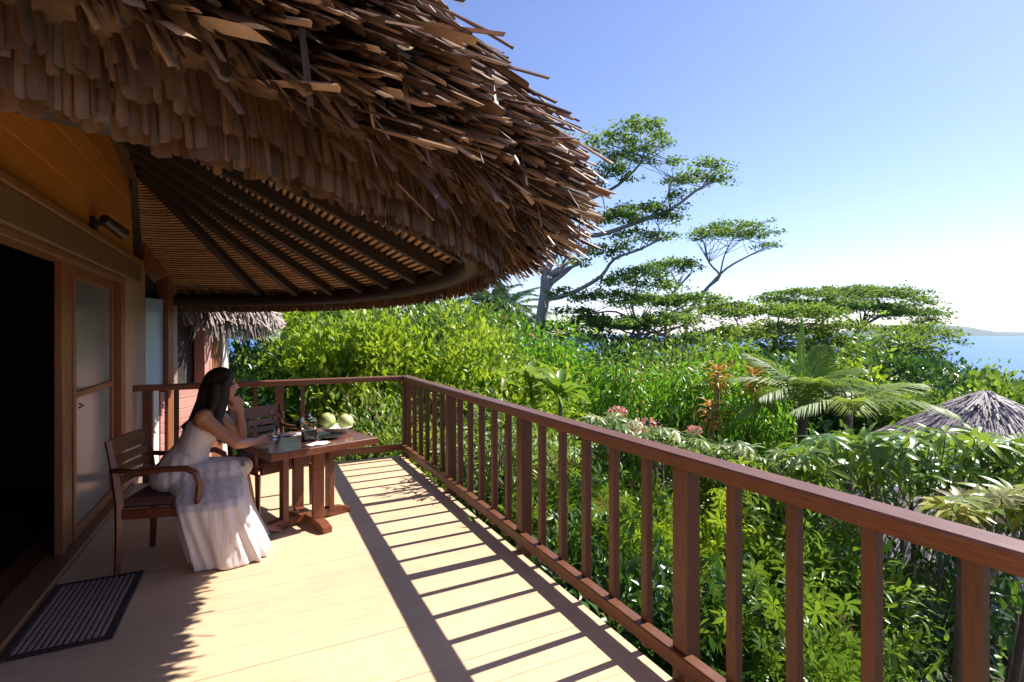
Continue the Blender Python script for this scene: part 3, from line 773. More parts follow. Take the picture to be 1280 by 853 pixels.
TB = np.array([.37, 4.40]); TR = R(19)
table = empty('veranda_table', (TB[0], TB[1], 0), TR); tag(table, 'small dark red square wooden table on crossed feet', 'table')
TZ = .665
for k in range(6):       # boarded top
    w = .68 / 6
    MB().box(-.40, .40, -.34 + k * w + .001, -.34 + (k + 1) * w - .001, TZ - .026, TZ, .002).build('top_board', M['tabletop'], table)
for sy in (-1, 1): MB().box(-.42, .42, sy * .355 - .0145, sy * .355 + .0145, TZ - .05, TZ + .001, .003).build('top_edge', M['table'], table)
for sx in (-1, 1): MB().box(sx * .41 - .0095, sx * .41 + .0095, -.34, .34, TZ - .05, TZ + .0005, .003).build('top_edge', M['table'], table)
for sx, sy in ((-1, 0), (1, 0), (0, -1), (0, 1)):
    w0, w1 = (.022, .042) if sx else (.042, .022)
    MB().box(sx * .185 - w0, sx * .185 + w0, sy * .185 - w1, sy * .185 + w1, .05, TZ - .026, .004).build('upright', M['table'], table)
    # arched sled foot
    pr = [(.02, .015), (.10, .03), (.20, .045), (.28, .04), (.35, .024)]
    V = []
    for r_, z_ in [(.0, .04)] + pr:
        top = {0: .075}.get(0) if r_ == 0 else (.075 if r_ < .25 else .075 - (r_ - .25) * .35)
        bot = .028 if r_ < .16 else (.006 if r_ < .3 else .0)
        for q, zz in ((-.034, bot), (.034, bot), (.034, top), (-.034, top)):
            V.append((sx * r_ - sy * q, sy * r_ + sx * q, zz + (0.002 if sy else 0)))
    Fc = [(0, 1, 2, 3), (23, 22, 21, 20)]
    for i in range(5):
        for k in range(4): Fc.append((i * 4 + k, i * 4 + (k + 1) % 4, i * 4 + 4 + (k + 1) % 4, i * 4 + 4 + k))
    mb = MB(); mb.add(V, Fc); mb.build('foot', M['table'], table)
for sx in (0, 1):
    (MB().box(-.2, .2, -.03, .03, TZ - .085, TZ - .0265) if sx else MB().box(-.03, .03, -.2, .2, TZ - .082, TZ - .0268)).build('apron', M['table'], table)
def tpt(u, v, z=TZ): return pz(u, v, z)
# things on the table
def glass_mat():
    m, n, l, b = new_mat('clear_glass')
    b.inputs['Base Color'].default_value = (.93, .96, .96, 1); b.inputs['Roughness'].default_value = .03
    b.inputs['Transmission Weight'].default_value = 1; b.inputs['IOR'].default_value = 1.45
    return m
M['glass'] = glass_mat()
M['tea'] = plain('iced_tea', (.28, .11, .04), .15)
M['porcelain'] = plain('cream_porcelain', (.72, .66, .58), .25)
M['melon'] = plain('melon_rind', (.42, .50, .16), .45, noise=.35, nscale=14)
M['melonpale'] = plain('melon_pale', (.55, .60, .22), .45, noise=.15, nscale=10)
M['darkplate'] = plain('dark_plate', (.02, .025, .02), .2)
M['cloth'] = plain('napkin_cloth', (.78, .76, .76), .8, noise=.05, nscale=40, bump=.2)
M['terracotta'] = plain('brown_vase', (.35, .17, .09), .4)
p = tpt(386, 551)
o = empty('glass_pitcher', (p[0], p[1], TZ)); tag(o, 'square glass jug of iced tea on the table', 'jug')
MB().box(-.055, .055, -.055, .055, 0, .155, .012).build('glass_body', M['glass'], o)
MB().box(-.047, .047, -.047, .047, .008, .085, .008).build('tea', M['tea'], o)
MB().box(-.058, .058, -.058, .058, .156, .168, .004).build('rim', M['glass'], o)
MB().lathe([(.03, .168), (.036, .176), (.02, .19), (.012, .2), (.016, .21), (.0, .215)]).build('lid', M['steel'], o, True)
p = tpt(421, 541)
o = empty('fruit_bowl', (p[0], p[1], TZ)); tag(o, 'shallow cream bowl holding two green melons', 'bowl')
MB().lathe([(.045, 0), (.05, .008), (.09, .022), (.125, .045), (.132, .058), (.126, .058), (.09, .032), (.0, .02)], n=28).build('bowl', M['porcelain'], o, True)
def melon(u, v, r, label):
    q = tpt(421, 541); c = pd(u, v, np.dot(q[:2], FW))
    o = empty('melon', tuple(c)); tag(o, label, 'melon', 'melons in the bowl')
    V = []; Fc = []; n = 40; m = 14
    prof = []
    mb = MB(); mb.ball((0, 0, 0), (r, r, r * .93), 32, 14)
    vv_ = []
    for (x, y, z_) in mb.v:
        a = math.atan2(y, x); k_ = 1 - .045 * (0.5 + .5 * math.cos(a * 8)) * (1 - abs(z_) / r) ; vv_.append((x * k_, y * k_, z_))
    mb.v = vv_; mb.build('rind', M['melon'] if r > .068 else M['melonpale'], o, True)
    MB().tube([(0, 0, r * .88), (.004, .003, r * 1.08)], [.007, .004], 6).build('stalk', M['stem'], o)
    o.rotation_euler = (R(25), R(20), 0)
melon(409, 526, .070, 'green striped melon in the cream bowl, beside the jug')
melon(432, 527, .067, 'pale yellow-green melon in the cream bowl, at the rail side')
p = tpt(346, 546)
o = empty('flower_vase', (p[0], p[1], TZ)); tag(o, 'little glass vase with dry brown flower sprigs on the table', 'vase')
MB().lathe([(.022, 0), (.03, .012), (.03, .04), (.018, .07), (.02, .085), (.016, .085), (.0, .06)]).build('vase_body', M['glass'], o, True)
for k in range(9):
    a = k * 2.4; q = (.05 * math.cos(a), .05 * math.sin(a), .15 + .05 * random.random())
    MB().tube([(0, 0, .03), (q[0] * .3, q[1] * .3, .1), q], [.002, .002, .0015], 5).build('sprig', M['stem'], o)
    MB().ball(q, (.012, .012, .018), 8, 6).build('flower_head', M['terracotta'], o, True)
p = tpt(412, 548)
o = MB().lathe([(.05, 0), (.055, .006), (.085, .014), (.088, .017), (.05, .009), (0, .008)], n=28).build('side_plate', M['darkplate'], None, True); o.location = (p[0], p[1], TZ); tag(o, 'small black plate lying in front of the melon bowl', 'plate')
p = tpt(398, 555)
mb = MB(); n = 7
V = [((i / (n - 1) - .5) * .17, (j / (n - 1) - .5) * .11, .004 + .004 * math.sin(i * 1.3) * math.cos(j * 1.7)) for j in range(n) for i in range(n)]
V += [(x, y_, .0) for x, y_, z_ in V]
Fc = [(j * n + i, j * n + i + 1, (j + 1) * n + i + 1, (j + 1) * n + i) for j in range(n - 1) for i in range(n - 1)] + [(49 + j * n + i, 49 + (j + 1) * n + i, 49 + (j + 1) * n + i + 1, 49 + j * n + i + 1) for j in range(n - 1) for i in range(n - 1)]
mb.add(V, Fc); o = mb.build('folded_napkin', M['cloth'], None, True); o.location = (p[0], p[1], TZ); o.rotation_euler = (0, 0, R(25)); tag(o, 'folded white napkin at the near edge of the table', 'napkin')
p = tpt(366, 545)
mb = MB(); mb.add(V, Fc); o = mb.build('folded_napkin', M['cloth'], None, True); o.location = (p[0], p[1] + .05, TZ); o.rotation_euler = (0, 0, R(10)); tag(o, 'folded white napkin between the vase and the jug', 'napkin')
p = tpt(377, 537)
o = empty('sugar_pot', (p[0], p[1], TZ)); tag(o, 'small dark lidded pot behind the glass jug', 'pot')
MB().lathe([(.035, 0), (.05, .02), (.052, .05), (.042, .075)], n=20).build('pot_body', M['darkplate'], o, True)
MB().lathe([(.043, .076), (.035, .09), (.012, .1), (.012, .11), (0, .113)], n=20).build('lid', M['steel'], o, True)

# door mat
c0, c1, c2 = (-1.05, 3.13), (-.63, 3.93), None
mat_root = empty('door_mat', (-.845, 3.53, 0)); tag(mat_root, 'dark brown striped door mat in front of the doorway', 'mat')
M['matb'] = plain('mat_border', (.045, .025, .022), .9, noise=.3, nscale=80, bump=.3)
M['mats'] = plain('mat_stripe', (.30, .23, .20), .95, noise=.35, nscale=90, bump=.5)
M['matd'] = plain('mat_ground', (.11, .075, .065), .95, noise=.35, nscale=90, bump=.5)
MB().box(-.215, .215, -.40, .40, .0, .008, .002).build('mat_base', M['matd'], mat_root)
for sx in (-1, 1): MB().box(sx * .2 - .015, sx * .2 + .015, -.40, .40, .001, .013, .003).build('border', M['matb'], mat_root)
for sy in (-1, 1): MB().box(-.184, .184, sy * .385 - .015, sy * .385 + .015, .001, .0128, .003).build('border', M['matb'], mat_root)
for k in range(13): MB().box(-.178 + k * .0277, -.178 + k * .0277 + .017, -.368, .368, .006, .0125, .002).build('stripe', M['mats'], mat_root)

# ------------------------------------------------------------------ the seated woman
def skin_mat():
    m, n, l, b = new_mat('skin')
    b.inputs['Base Color'].default_value = (.42, .20, .115, 1); b.inputs['Roughness'].default_value = .42
    b.inputs['Subsurface Weight'].default_value = .12; b.inputs['Subsurface Radius'].default_value = (.02, .008, .004); b.inputs['Subsurface Scale'].default_value = .4
    return m
M['skin'] = skin_mat()
def cloth_mat():
    m, n, l, b = new_mat('dress_cotton')
    b.inputs['Base Color'].default_value = (.78, .70, .68, 1); b.inputs['Roughness'].default_value = .75
    tc = n.new('ShaderNodeTexCoord'); mp = n.new('ShaderNodeMapping'); mp.inputs['Scale'].default_value = (26, 26, 3.5)
    l.new(tc.outputs['Object'], mp.inputs[0])
    t = n.new('ShaderNodeTexNoise'); t.inputs['Scale'].default_value = 1.0; t.inputs['Detail'].default_value = 3
    l.new(mp.outputs[0], t.inputs['Vector'])
    bp = n.new('ShaderNodeBump'); bp.inputs['Strength'].default_value = .55; bp.inputs['Distance'].default_value = .02
    l.new(t.outputs['Fac'], bp.inputs['Height']); l.new(bp.outputs[0], b.inputs['Normal'])
    tr = n.new('ShaderNodeBsdfTranslucent'); tr.inputs[0].default_value = (.8, .68, .64, 1)
    ms = n.new('ShaderNodeMixShader'); ms.inputs[0].default_value = .18
    l.new(b.outputs[0], ms.inputs[1]); l.new(tr.outputs[0], ms.inputs[2]); l.new(ms.outputs[0], n['Material Output'].inputs['Surface'])
    return m
M['dress'] = cloth_mat()
M['hair'] = plain('dark_hair', (.02, .011, .008), .5, noise=.4, nscale=60, spec=.22)
woman = empty('person', (-.45, 4.12, 0)); tag(woman, 'woman in a long white strapless dress seated at the table, chin on hand', 'person')
WO = Vector((-.45, 4.12, 0))
def W3(u, v, Y): return Vector(py_(u, v, Y)) - WO
pelvis = W3(224, 596, 4.18); waist = W3(240, 562, 4.18); chest = W3(254, 535, 4.19); neckb = W3(262, 515, 4.21); neckt = W3(268, 500, 4.22); head = W3(277, 482, 4.225)
ns, fs = W3(254, 522, 4.05), W3(272, 517, 4.35)
ne, nw, nh = W3(296, 555, 3.99), W3(320, 552, 4.14), W3(331, 549, 4.22)
fe, fw_ = W3(303, 548, 4.40), W3(300, 514, 4.30)
nk, fk = W3(284, 588, 4.08), W3(300, 584, 4.27)
nf, ff = W3(300, 672, 4.12), W3(318, 664, 4.28)
def capsule(mb, pts, rad, n=12, squash=1.0):
    mb.tube(pts, rad, n, True, squash); mb.ball(pts[0], rad[0], 12, 8); mb.ball(pts[-1], rad[-1], 12, 8)
fwd = Vector((.97, .10, 0)).normalized(); lft = Vector((-fwd.y, fwd.x, 0)); upv = Vector((.12, 0, .99))
hb = Matrix((fwd, lft, upv)).transposed()          # head basis (columns)
B_ = MB()
def lean(pt, rr, m=None): B_.ball(pt, rr, 16, 10, m)
Mt = Matrix.Rotation(R(33), 3, 'Y')
lean(pelvis, (.13, .165, .12)); lean(waist, (.095, .13, .12), Mt); lean(chest, (.10, .145, .13), Mt)
lean(chest + fwd * .055 + Vector((0, -.065, -.03)), .062); lean(chest + fwd * .055 + Vector((0, .065, -.03)), .062)
capsule(B_, [ns, neckb - Vector((0, 0, .02)), fs], [.048, .062, .048])
capsule(B_, [neckb, neckt, head - Vector((0, 0, .03))], [.052, .045, .05])
lean(ns, .054); lean(fs, .054)
capsule(B_, [ns, ns.lerp(ne, .5) + Vector((-.005, 0, -.006)), ne], [.050, .043, .036]); capsule(B_, [ne, ne.lerp(nw, .35), nw], [.036, .037, .024])
capsule(B_, [fs, fs.lerp(fe, .5), fe], [.048, .041, .034]); capsule(B_, [fe, fe.lerp(fw_, .35), fw_], [.035, .036, .023])
# legs and feet (mostly under the dress)
for k, f in ((nk, nf), (fk, ff)):
    hip = pelvis + Vector((.02, -.08 if k is nk else .08, -.01))
    capsule(B_, [hip, k], [.085, .058]); capsule(B_, [k, k.lerp(f, .4), Vector((f.x, f.y, .075))], [.055, .052, .034])
    heel = Vector((f.x - .03, f.y, .035)); ball_ = Vector((f.x + .12, f.y, .026)); toe = Vector((f.x + .175, f.y, .018))
    capsule(B_, [Vector((f.x, f.y, .08)), heel], [.034, .03]); capsule(B_, [heel, Vector((f.x + .05, f.y, .045)), ball_, toe], [.03, .036, .028, .014])
    for t in range(5):
        capsule(B_, [ball_ + Vector((.02, (t - 2) * .015, -.005)), ball_ + Vector((.07 - abs(t - 1) * .007, (t - 2) * .0165, -.014))], [.0095, .0085], 8)
# head with face
B_.ball(head + hb @ Vector((-.01, 0, .02)), (.094, .074, .098), 20, 14, hb)
B_.ball(head + hb @ Vector((.03, 0, -.03)), (.062, .058, .078), 18, 12, hb)
B_.ball(head + hb @ Vector((.062, 0, -.088)), (.028, .026, .022), 12, 8, hb)          # chin
B_.ball(head + hb @ Vector((.062, 0, .03)), (.026, .055, .02), 12, 8, hb)             # brow
capsule(B_, [head + hb @ Vector((.085, 0, .015)), head + hb @ Vector((.104, 0, -.02))], [.008, .013], 8)   # nose
for sy in (-1, 1):
    B_.ball(head + hb @ Vector((.058, sy * .038, -.025)), (.03, .02, .022), 12, 8, hb)  # cheeks
    B_.ball(head + hb @ Vector((-.005, sy * .074, -.005)), (.02, .009, .03), 10, 8, hb)  # ears
B_.ball(head + hb @ Vector((.088, 0, -.052)), (.012, .022, .008), 10, 8, hb)          # lips
B_.ball(head + hb @ Vector((.086, 0, -.063)), (.011, .019, .007), 10, 8, hb)
# near hand: palm resting over the other forearm, fingers spread forward
def hand(wr, dirv, side, palm_n, bend, Lk=1.0):
    dirv = dirv.normalized(); side = (side - dirv * side.dot(dirv)).normalized(); pn = palm_n.normalized()
    kn = wr + dirv * .075 * Lk
    for q in (-.024, -.008, .008, .024): capsule(B_, [wr + side * q * .5, kn + side * q], [.017, .0125], 8)
    for q, Lf in ((-.027, .056), (-.009, .070), (.010, .066), (.028, .052)):
        a = kn + side * q; b1 = a + (dirv + side * q * 3 + pn * bend * .4).normalized() * Lf * .45
        c = b1 + (dirv + side * q * 2 + pn * bend).normalized() * Lf * .33; d = c + (dirv + pn * bend * 1.7).normalized() * Lf * .25
        capsule(B_, [a, b1, c, d], [.0098, .009, .0082, .0068], 8)
    a = wr + dirv * .022 - side * .026; b1 = a + (dirv * .6 - side * .8).normalized() * .036; c = b1 + (dirv - side * .15 + pn * bend * .3).normalized() * .03
    capsule(B_, [a, b1, c], [.0125, .0105, .0085], 8)
hand(nw, nh - nw, Vector((.1, .3, 1)), Vector((.5, .6, -.6)), .6)
hand(fw_, Vector((-.22, -.10, 1)), Vector((1, .2, .1)), Vector((-1, 0, .1)), .75, .9)
body = remeshed(B_, 'body', .0074, M['skin'], woman, 4)
for sy in (-1, 1):
    MB().ball(head + hb @ Vector((.080, sy * .031, .008)), (.006, .013, .0065), 10, 6, hb).build('eye', M['hair'], woman, True)
    MB().tube([head + hb @ Vector((.086, sy * .014, .028)), head + hb @ Vector((.086, sy * .032, .033)), head + hb @ Vector((.074, sy * .052, .026))], [.003, .004, .002], 6).build('eyebrow', M['hair'], woman, True)
M['lip'] = plain('lips', (.42, .12, .10), .35)
MB().ball(head + hb @ Vector((.0935, 0, -.057)), (.009, .02, .0085), 10, 8, hb).build('lips', M['lip'], woman, True)
# hair: cap, long curtain down the back and over the near shoulder, loose locks
Hm = MB()
Hm.ball(head + hb @ Vector((-.022, 0, .028)), (.105, .090, .108), 20, 14, hb)
Hm.ball(head + hb @ Vector((-.055, 0, -.03)), (.075, .082, .10), 16, 10, hb)
capsule(Hm, [head + hb @ Vector((-.07, 0, -.02)), head + hb @ Vector((-.085, -.01, -.13)), neckb + Vector((-.075, -.02, -.06)), chest + Vector((-.10, -.02, .02))], [.07, .064, .05, .03])
nsd = [head + hb @ Vector((.015, -.075, .03)), head + hb @ Vector((.015, -.085, -.09)), neckb + Vector((.045, -.085, -.05)), chest + Vector((.105, -.085, .0)), chest + Vector((.135, -.06, -.10))]
capsule(Hm, nsd, [.035, .042, .042, .034, .016])
capsule(Hm, [head + hb @ Vector((-.035, -.07, .0)), head + hb @ Vector((-.03, -.082, -.11)), neckb + Vector((.0, -.085, -.03))], [.045, .048, .03])
capsule(Hm, [head + hb @ Vector((.02, .072, .03)), head + hb @ Vector((.015, .085, -.10)), neckb + Vector((.06, .08, -.08))], [.03, .035, .02])
hair = remeshed(Hm, 'hair', .008, M['hair'], woman, 5)
rgh = random.Random(5)
for k in range(70):
    t = rgh.random(); sp = nsd if rgh.random() < .65 else [head + hb @ Vector((-.08, rgh.uniform(-.06, .06), .05)), head + hb @ Vector((-.115, rgh.uniform(-.06, .05), -.08)), neckb + Vector((-.11, -.02, -.08)), chest + Vector((-.13, -.03, -.0))]
    jj = Vector((rgh.uniform(-.03, .03), rgh.uniform(-.035, .02), rgh.uniform(-.02, .02)))
    MB().tube([q + jj * (.6 + i * .15) + Vector((rgh.uniform(-.006, .006), rgh.uniform(-.012, .0), 0)) for i, q in enumerate(sp)], [.004] * (len(sp) - 1) + [.001], 5).build('lock', M['hair'], hair, True)
# dress
D = MB()
Mt2 = Mt
for t in np.linspace(0, 1, 7):
    c = waist.lerp(chest, t) if t > .0 else waist
    D.ball(waist.lerp(chest + Vector((-.005, 0, -.012)), t), (.104 + .008 * t, .138 + .016 * t, .06), 24, 8, Mt2)
for sy in (-1, 1): D.ball(chest + fwd * .058 + Vector((0, sy * .066, -.032)), .067, 14, 10)
D.ball(pelvis + Vector((-.01, 0, .01)), (.16, .19, .135), 20, 12)
capsule(D, [waist, pelvis.lerp(waist, .4)], [.115, .15])
for k, sy in ((nk, -1), (fk, 1)):
    hip = pelvis + Vector((.02, sy * .085, 0)); capsule(D, [hip, hip.lerp(k, .5) + Vector((0, 0, .006)), k + Vector((.01, 0, .0))], [.105, .092, .076])
capsule(D, [pelvis + Vector((.1, 0, .005)), (nk + fk) / 2], [.09, .066])
# skirt falling from the thighs to the floor in folds
NSEG = 96; rings = []
kx = max(nk.x, fk.x)
for iz, t in enumerate(np.linspace(0, 1, 16)):
    zt = nk.z + .02; z_ = zt * (1 - t) + .006 * t
    x0 = -.02 + .085 * t + .0 - .0 * t; x1 = kx + .035 - .02 * math.sin(t * 3) + .03 * t
    x0 = (-.08) * (1 - t) + (.07) * t; x1 += .13 * t ** 1.3; sm = min(1, max(0, t / .33)); sm = sm * sm * (3 - 2 * sm)
    y0 = nk.y - .085 - .245 * sm - .02 * t; y1 = fk.y + .08 + .01 * t
    rings.append((x0, x1, y0, y1, z_, t))
V = []; Fc = []
for (x0, x1, y0, y1, z_, t) in rings:
    cx, cy, ax, ay = (x0 + x1) / 2, (y0 + y1) / 2, (x1 - x0) / 2, (y1 - y0) / 2
    for k in range(NSEG):
        a = 2 * math.pi * k / NSEG; ca, sa = math.cos(a), math.sin(a)
        e = .62
        bx_, by_ = ax * math.copysign(abs(ca) ** e, ca), ay * math.copysign(abs(sa) ** e, sa)
        fold = (.020 * math.sin(a * 11 + 2.2 * math.sin(a * 2 + 1) + t * 1.2) + .012 * math.sin(a * 19 + 1)) * (t ** .8) 
        sc_ = 1 + fold / max(.1, math.hypot(bx_, by_))
        V.append((cx + bx_ * sc_, cy + by_ * sc_, z_))
for i in range(len(rings) - 1):
    for k in range(NSEG):
        k2 = (k + 1) % NSEG; Fc.append((i * NSEG + k, (i + 1) * NSEG + k, (i + 1) * NSEG + k2, i * NSEG + k2))
Fc.append(tuple(range(NSEG))); Fc.append(tuple(range((len(rings) - 1) * NSEG, len(rings) * NSEG))[::-1])
D.add(V, Fc)
def folds(co):
    # gathered pleats below the waist seam
    x, y, z_ = co[:, 0], co[:, 1], co[:, 2]
    w = np.clip((.72 - z_) / .1, 0, 1) * np.clip((z_ - .40) / .1, 0, 1)
    co[:, 1] += w * .004 * np.sin(x * 95 + 9 * z_) * np.sign(y - pelvis.y)
    co[:, 0] += w * .004 * np.sin(y * 90 + 5)
    return co
remeshed(D, 'dress', .0085, M['dress'], woman, 3, folds)

# ------------------------------------------------------------------ trees on the slope and along the shore
def tree(name, label, d, limbs, pads, mat, dens=1.0, leaf=.36, bark='bark', seed=1, group=None, thick=.9, base_uv=None, dspread=.55, flat=.9):
    """limbs: list of ([(u,v),...], w0_px, w1_px); pads: (u,v,ru,rv) leaf layers at about depth d"""
    rg = np.random.default_rng(seed)
    u0, v0 = limbs[0][0][0]
    b = pd(u0, v0, d); gz = ground_z(b[0], b[1]); b0 = np.array([b[0], b[1], gz])
    root = empty(name, tuple(b0)); tag(root, label, 'tree', group)
    sc_ = d / F_PX
    def P(u, v, dd): return pd(u, v, d + dd) - b0
    dz = {}
    pad_d = [rg.uniform(-1, 1) * dspread * p[2] * sc_ * 1.6 for p in pads]
    tr = MB()
    w0 = limbs[0][1] * sc_ / 2
    tr.tube([(0, 0, -1.0), (0, 0, (b[2] - gz) * .5), tuple(b - b0)], [w0 * 1.35, w0 * 1.1, w0], 10)
    for li, (pl, wa, wb) in enumerate(limbs):
        ue, ve = pl[-1]
        j = int(np.argmin([(p[0] - ue) ** 2 + (p[1] - ve) ** 2 for p in pads])) if pads else 0
        de = pad_d[j] if li else 0
        n = len(pl)
        pts = [P(u, v, de * (i / (n - 1)) ** 1.5) for i, (u, v) in enumerate(pl)]
        # smooth
        q = []
        for i in range(n - 1):
            a_, c_ = np.array(pts[i]), np.array(pts[i + 1]); pm = np.array(pts[max(i - 1, 0)]); nx_ = np.array(pts[min(i + 2, n - 1)])
            for t in (0, .34, .67):
                t2, t3 = t * t, t ** 3
                q.append(.5 * (2 * a_ + (c_ - pm) * t + (2 * pm - 5 * a_ + 4 * c_ - nx_) * t2 + (3 * a_ - pm - 3 * c_ + nx_) * t3))
        q.append(np.array(pts[-1]))
        rr = np.linspace(wa, wb, len(q)) * sc_ / 2
        tr.tube(q, list(rr), 8)
        # twigs fanning into nearby layers
        for p_i, p in enumerate(pads):
            if abs(p[0] - ue) < p[2] + 22 and abs(p[1] - ve) < 26:
                for k in range(5):
                    e = P(p[0] + rg.uniform(-.8, .8) * p[2], p[1] + rg.uniform(-.3, .5) * p[3], pad_d[p_i] + rg.uniform(-.6, .6) * p[2] * sc_)
                    s_ = q[max(0, len(q) - 1 - int(rg.integers(0, 4)))]
                    m_ = (np.array(s_) * .5 + e * .5) + np.array([0, 0, -.25 * rg.uniform(0, 1) * p[3] * sc_])
                    tr.tube([s_, m_, e], [wb * sc_ * .32, wb * sc_ * .25, wb * sc_ * .08], 5, False)
    t_o = tr.build('trunk', M[bark], root, True)
    Ps = []; Ns = []; Rn = []
    for (u, v, ru, rv), pdp in zip(pads, pad_d):
        a_ = ru * sc_; c_ = max(rv * sc_, .25)
        nsub = max(8, int(a_ * a_ * 5.2 / (leaf * leaf * 11)))
        for k in range(nsub):
            an = rg.uniform(0, 6.283); r_ = math.sqrt(rg.uniform()) * (1 + .2 * rg.normal())
            su, sd_ = r_ * math.cos(an) * a_, r_ * math.sin(an) * a_ * .9
            h_ = (1 - min(1, r_) ** 2) * c_ * .8 + rg.normal() * c_ * .38
            ctr = P(u, v, pdp) + np.array([RT[0] * su + FW[0] * sd_, RT[1] * su + FW[1] * sd_, h_])
            n = int(rg.integers(18, 36) * dens)
            sr = leaf * rg.uniform(1.3, 2.4)
            Ps.append(ctr + rg.normal(size=(n, 3)) * np.array([sr, sr, sr * .42]) * .75)
            Rn.append(np.clip(rg.normal(.5 + .2 * rg.normal(), .2, n), 0, 1))
    Ps = np.concatenate(Ps); Rn = np.concatenate(Rn); n = len(Ps)
    fw3 = nrm(rg.normal(size=(n, 3)) * np.array([1, 1, .35])); up3 = nrm(np.array([0, 0, flat]) + rg.normal(size=(n, 3)) * .5)
    s_ = leaf * rg.uniform(.6, 1.3, n)
    me = cloud_mesh('crown', T_CLUMP, Ps, fw3, up3, s_, s_, Rn)
    f = mesh_obj('crown', me, mat, root, True); f['kind'] = 'stuff'
    return root
tree('rain_tree', 'tallest pale-trunked spreading tree with wide layered crown rising beside the thatch', 36,
     [([(674, 424), (677, 395), (681, 368), (682, 345)], 15, 12), ([(682, 345), (672, 325), (663, 300), (655, 270)], 9, 4), ([(682, 345), (694, 318), (715, 296), (748, 294), (786, 282), (838, 262), (868, 240), (892, 226)], 9, 2),
      ([(682, 372), (698, 372), (726, 361), (752, 345), (768, 324), (800, 312), (830, 297)], 7, 2), ([(682, 346), (698, 300), (716, 262), (744, 246), (772, 232), (800, 205), (806, 185)], 7, 2),
      ([(744, 246), (760, 215), (762, 192)], 3.5, 1.5), ([(838, 262), (836, 240), (842, 222)], 3, 1.2), ([(784, 284), (800, 275), (812, 270)], 3, 1.2)],
     [(795, 165, 38, 8), (757, 178, 28, 8), (826, 180, 24, 7), (790, 200, 36, 8), (768, 220, 28, 8), (838, 205, 16, 6), (742, 236, 18, 7), (880, 214, 28, 7), (868, 228, 32, 7), (896, 226, 16, 5), (848, 246, 16, 5),
      (800, 266, 40, 6), (768, 276, 34, 6), (832, 274, 24, 5), (788, 296, 26, 5), (824, 297, 24, 5), (745, 318, 28, 7), (716, 328, 20, 6), (778, 310, 20, 5), (692, 168, 14, 5), (665, 262, 30, 8), (640, 290, 22, 8)], M['lf_tree'], .9, .21, 'bark', 3)
tree('rain_tree', 'slender leaning tree with one flat open crown against the sky', 42,
     [([(858, 392), (872, 375), (886, 358)], 5, 4.2), ([(886, 358), (900, 345), (886, 328), (880, 303)], 3.6, 1.6), ([(886, 358), (908, 336), (936, 320), (962, 308)], 3.4, 1.2), ([(900, 345), (906, 318), (918, 296)], 2.6, 1)],
     [(915, 288, 44, 6), (888, 292, 26, 5), (942, 295, 26, 5), (962, 308, 14, 4), (874, 300, 12, 4)], M['lf_tree'], .8, .21, 'bark', 4)
tree('rain_tree', 'small two-tier tree with thin stem between the tallest tree and the leaning tree', 40,
     [([(832, 392), (838, 372), (848, 358)], 4, 3), ([(848, 358), (842, 346), (838, 338)], 2.4, 1)],
     [(840, 332, 36, 5), (818, 338, 16, 4), (862, 337, 16, 4)], M['lf_tree'], .9, .21, 'bark', 5)
tree('rain_tree', 'dark many-layered tree with sea glinting through its lower branches', 33,
     [([(800, 452), (800, 428), (797, 405)], 6, 5), ([(797, 405), (790, 380), (798, 352)], 3.5, 1.5), ([(797, 405), (770, 390), (742, 392), (720, 395)], 3, 1.2), ([(798, 420), (830, 395), (858, 382)], 3, 1.2)],
     [(800, 342, 26, 7), (776, 354, 30, 8), (822, 358, 28, 8), (756, 374, 40, 8), (812, 380, 46, 9), (716, 392, 24, 6), (740, 406, 40, 8), (792, 408, 52, 9), (862, 378, 44, 9), (706, 366, 18, 4), (838, 404, 42, 9), (760, 428, 36, 8), (720, 424, 34, 9), (800, 436, 50, 10), (860, 430, 44, 10), (690, 412, 24, 7)], M['lf_tree'], 1.0, .21, 'bark', 6)
tree('rain_tree', 'mid-green tree with soft domed crown in front of the umbrella tree', 38,
     [([(965, 470), (968, 440), (970, 415)], 6, 5), ([(968, 440), (930, 415), (918, 396)], 3, 1.4), ([(970, 415), (1010, 405), (1040, 408)], 3, 1.2), ([(968, 440), (1020, 430), (1055, 430)], 3, 1.2)],
     [(884, 392, 34, 10), (920, 388, 32, 9), (960, 392, 44, 10), (1008, 396, 48, 10), (1050, 412, 34, 9), (978, 418, 56, 12), (926, 422, 40, 12), (1030, 432, 46, 10), (1062, 428, 22, 9), (890, 425, 36, 10), (985, 445, 40, 10), (910, 448, 44, 12), (1045, 456, 44, 12), (950, 462, 46, 12), (1010, 470, 40, 10), (870, 452, 40, 10)], M['lf_treel'], 1.0, .21, 'bark', 7)
tree('rain_tree', 'broad flat umbrella tree silhouetted above the sea', 52,
     [([(1062, 436), (1068, 420), (1078, 408)], 6, 5), ([(1078, 408), (1100, 396), (1120, 384)], 3.4, 1.3), ([(1076, 410), (1050, 392), (1020, 380)], 3, 1.2), ([(1078, 408), (1082, 392), (1070, 378)], 3, 1.2), ([(1100, 396), (1130, 392), (1155, 385)], 2.4, 1)],
     [(998, 370, 42, 6), (1060, 367, 48, 7), (1112, 370, 42, 7), (1150, 380, 26, 6), (972, 378, 22, 5), (1036, 382, 46, 6), (1088, 388, 40, 5), (1138, 394, 38, 6), (1164, 404, 18, 4)], M['lf_tree'], 1.0, .23, 'barkd', 8)
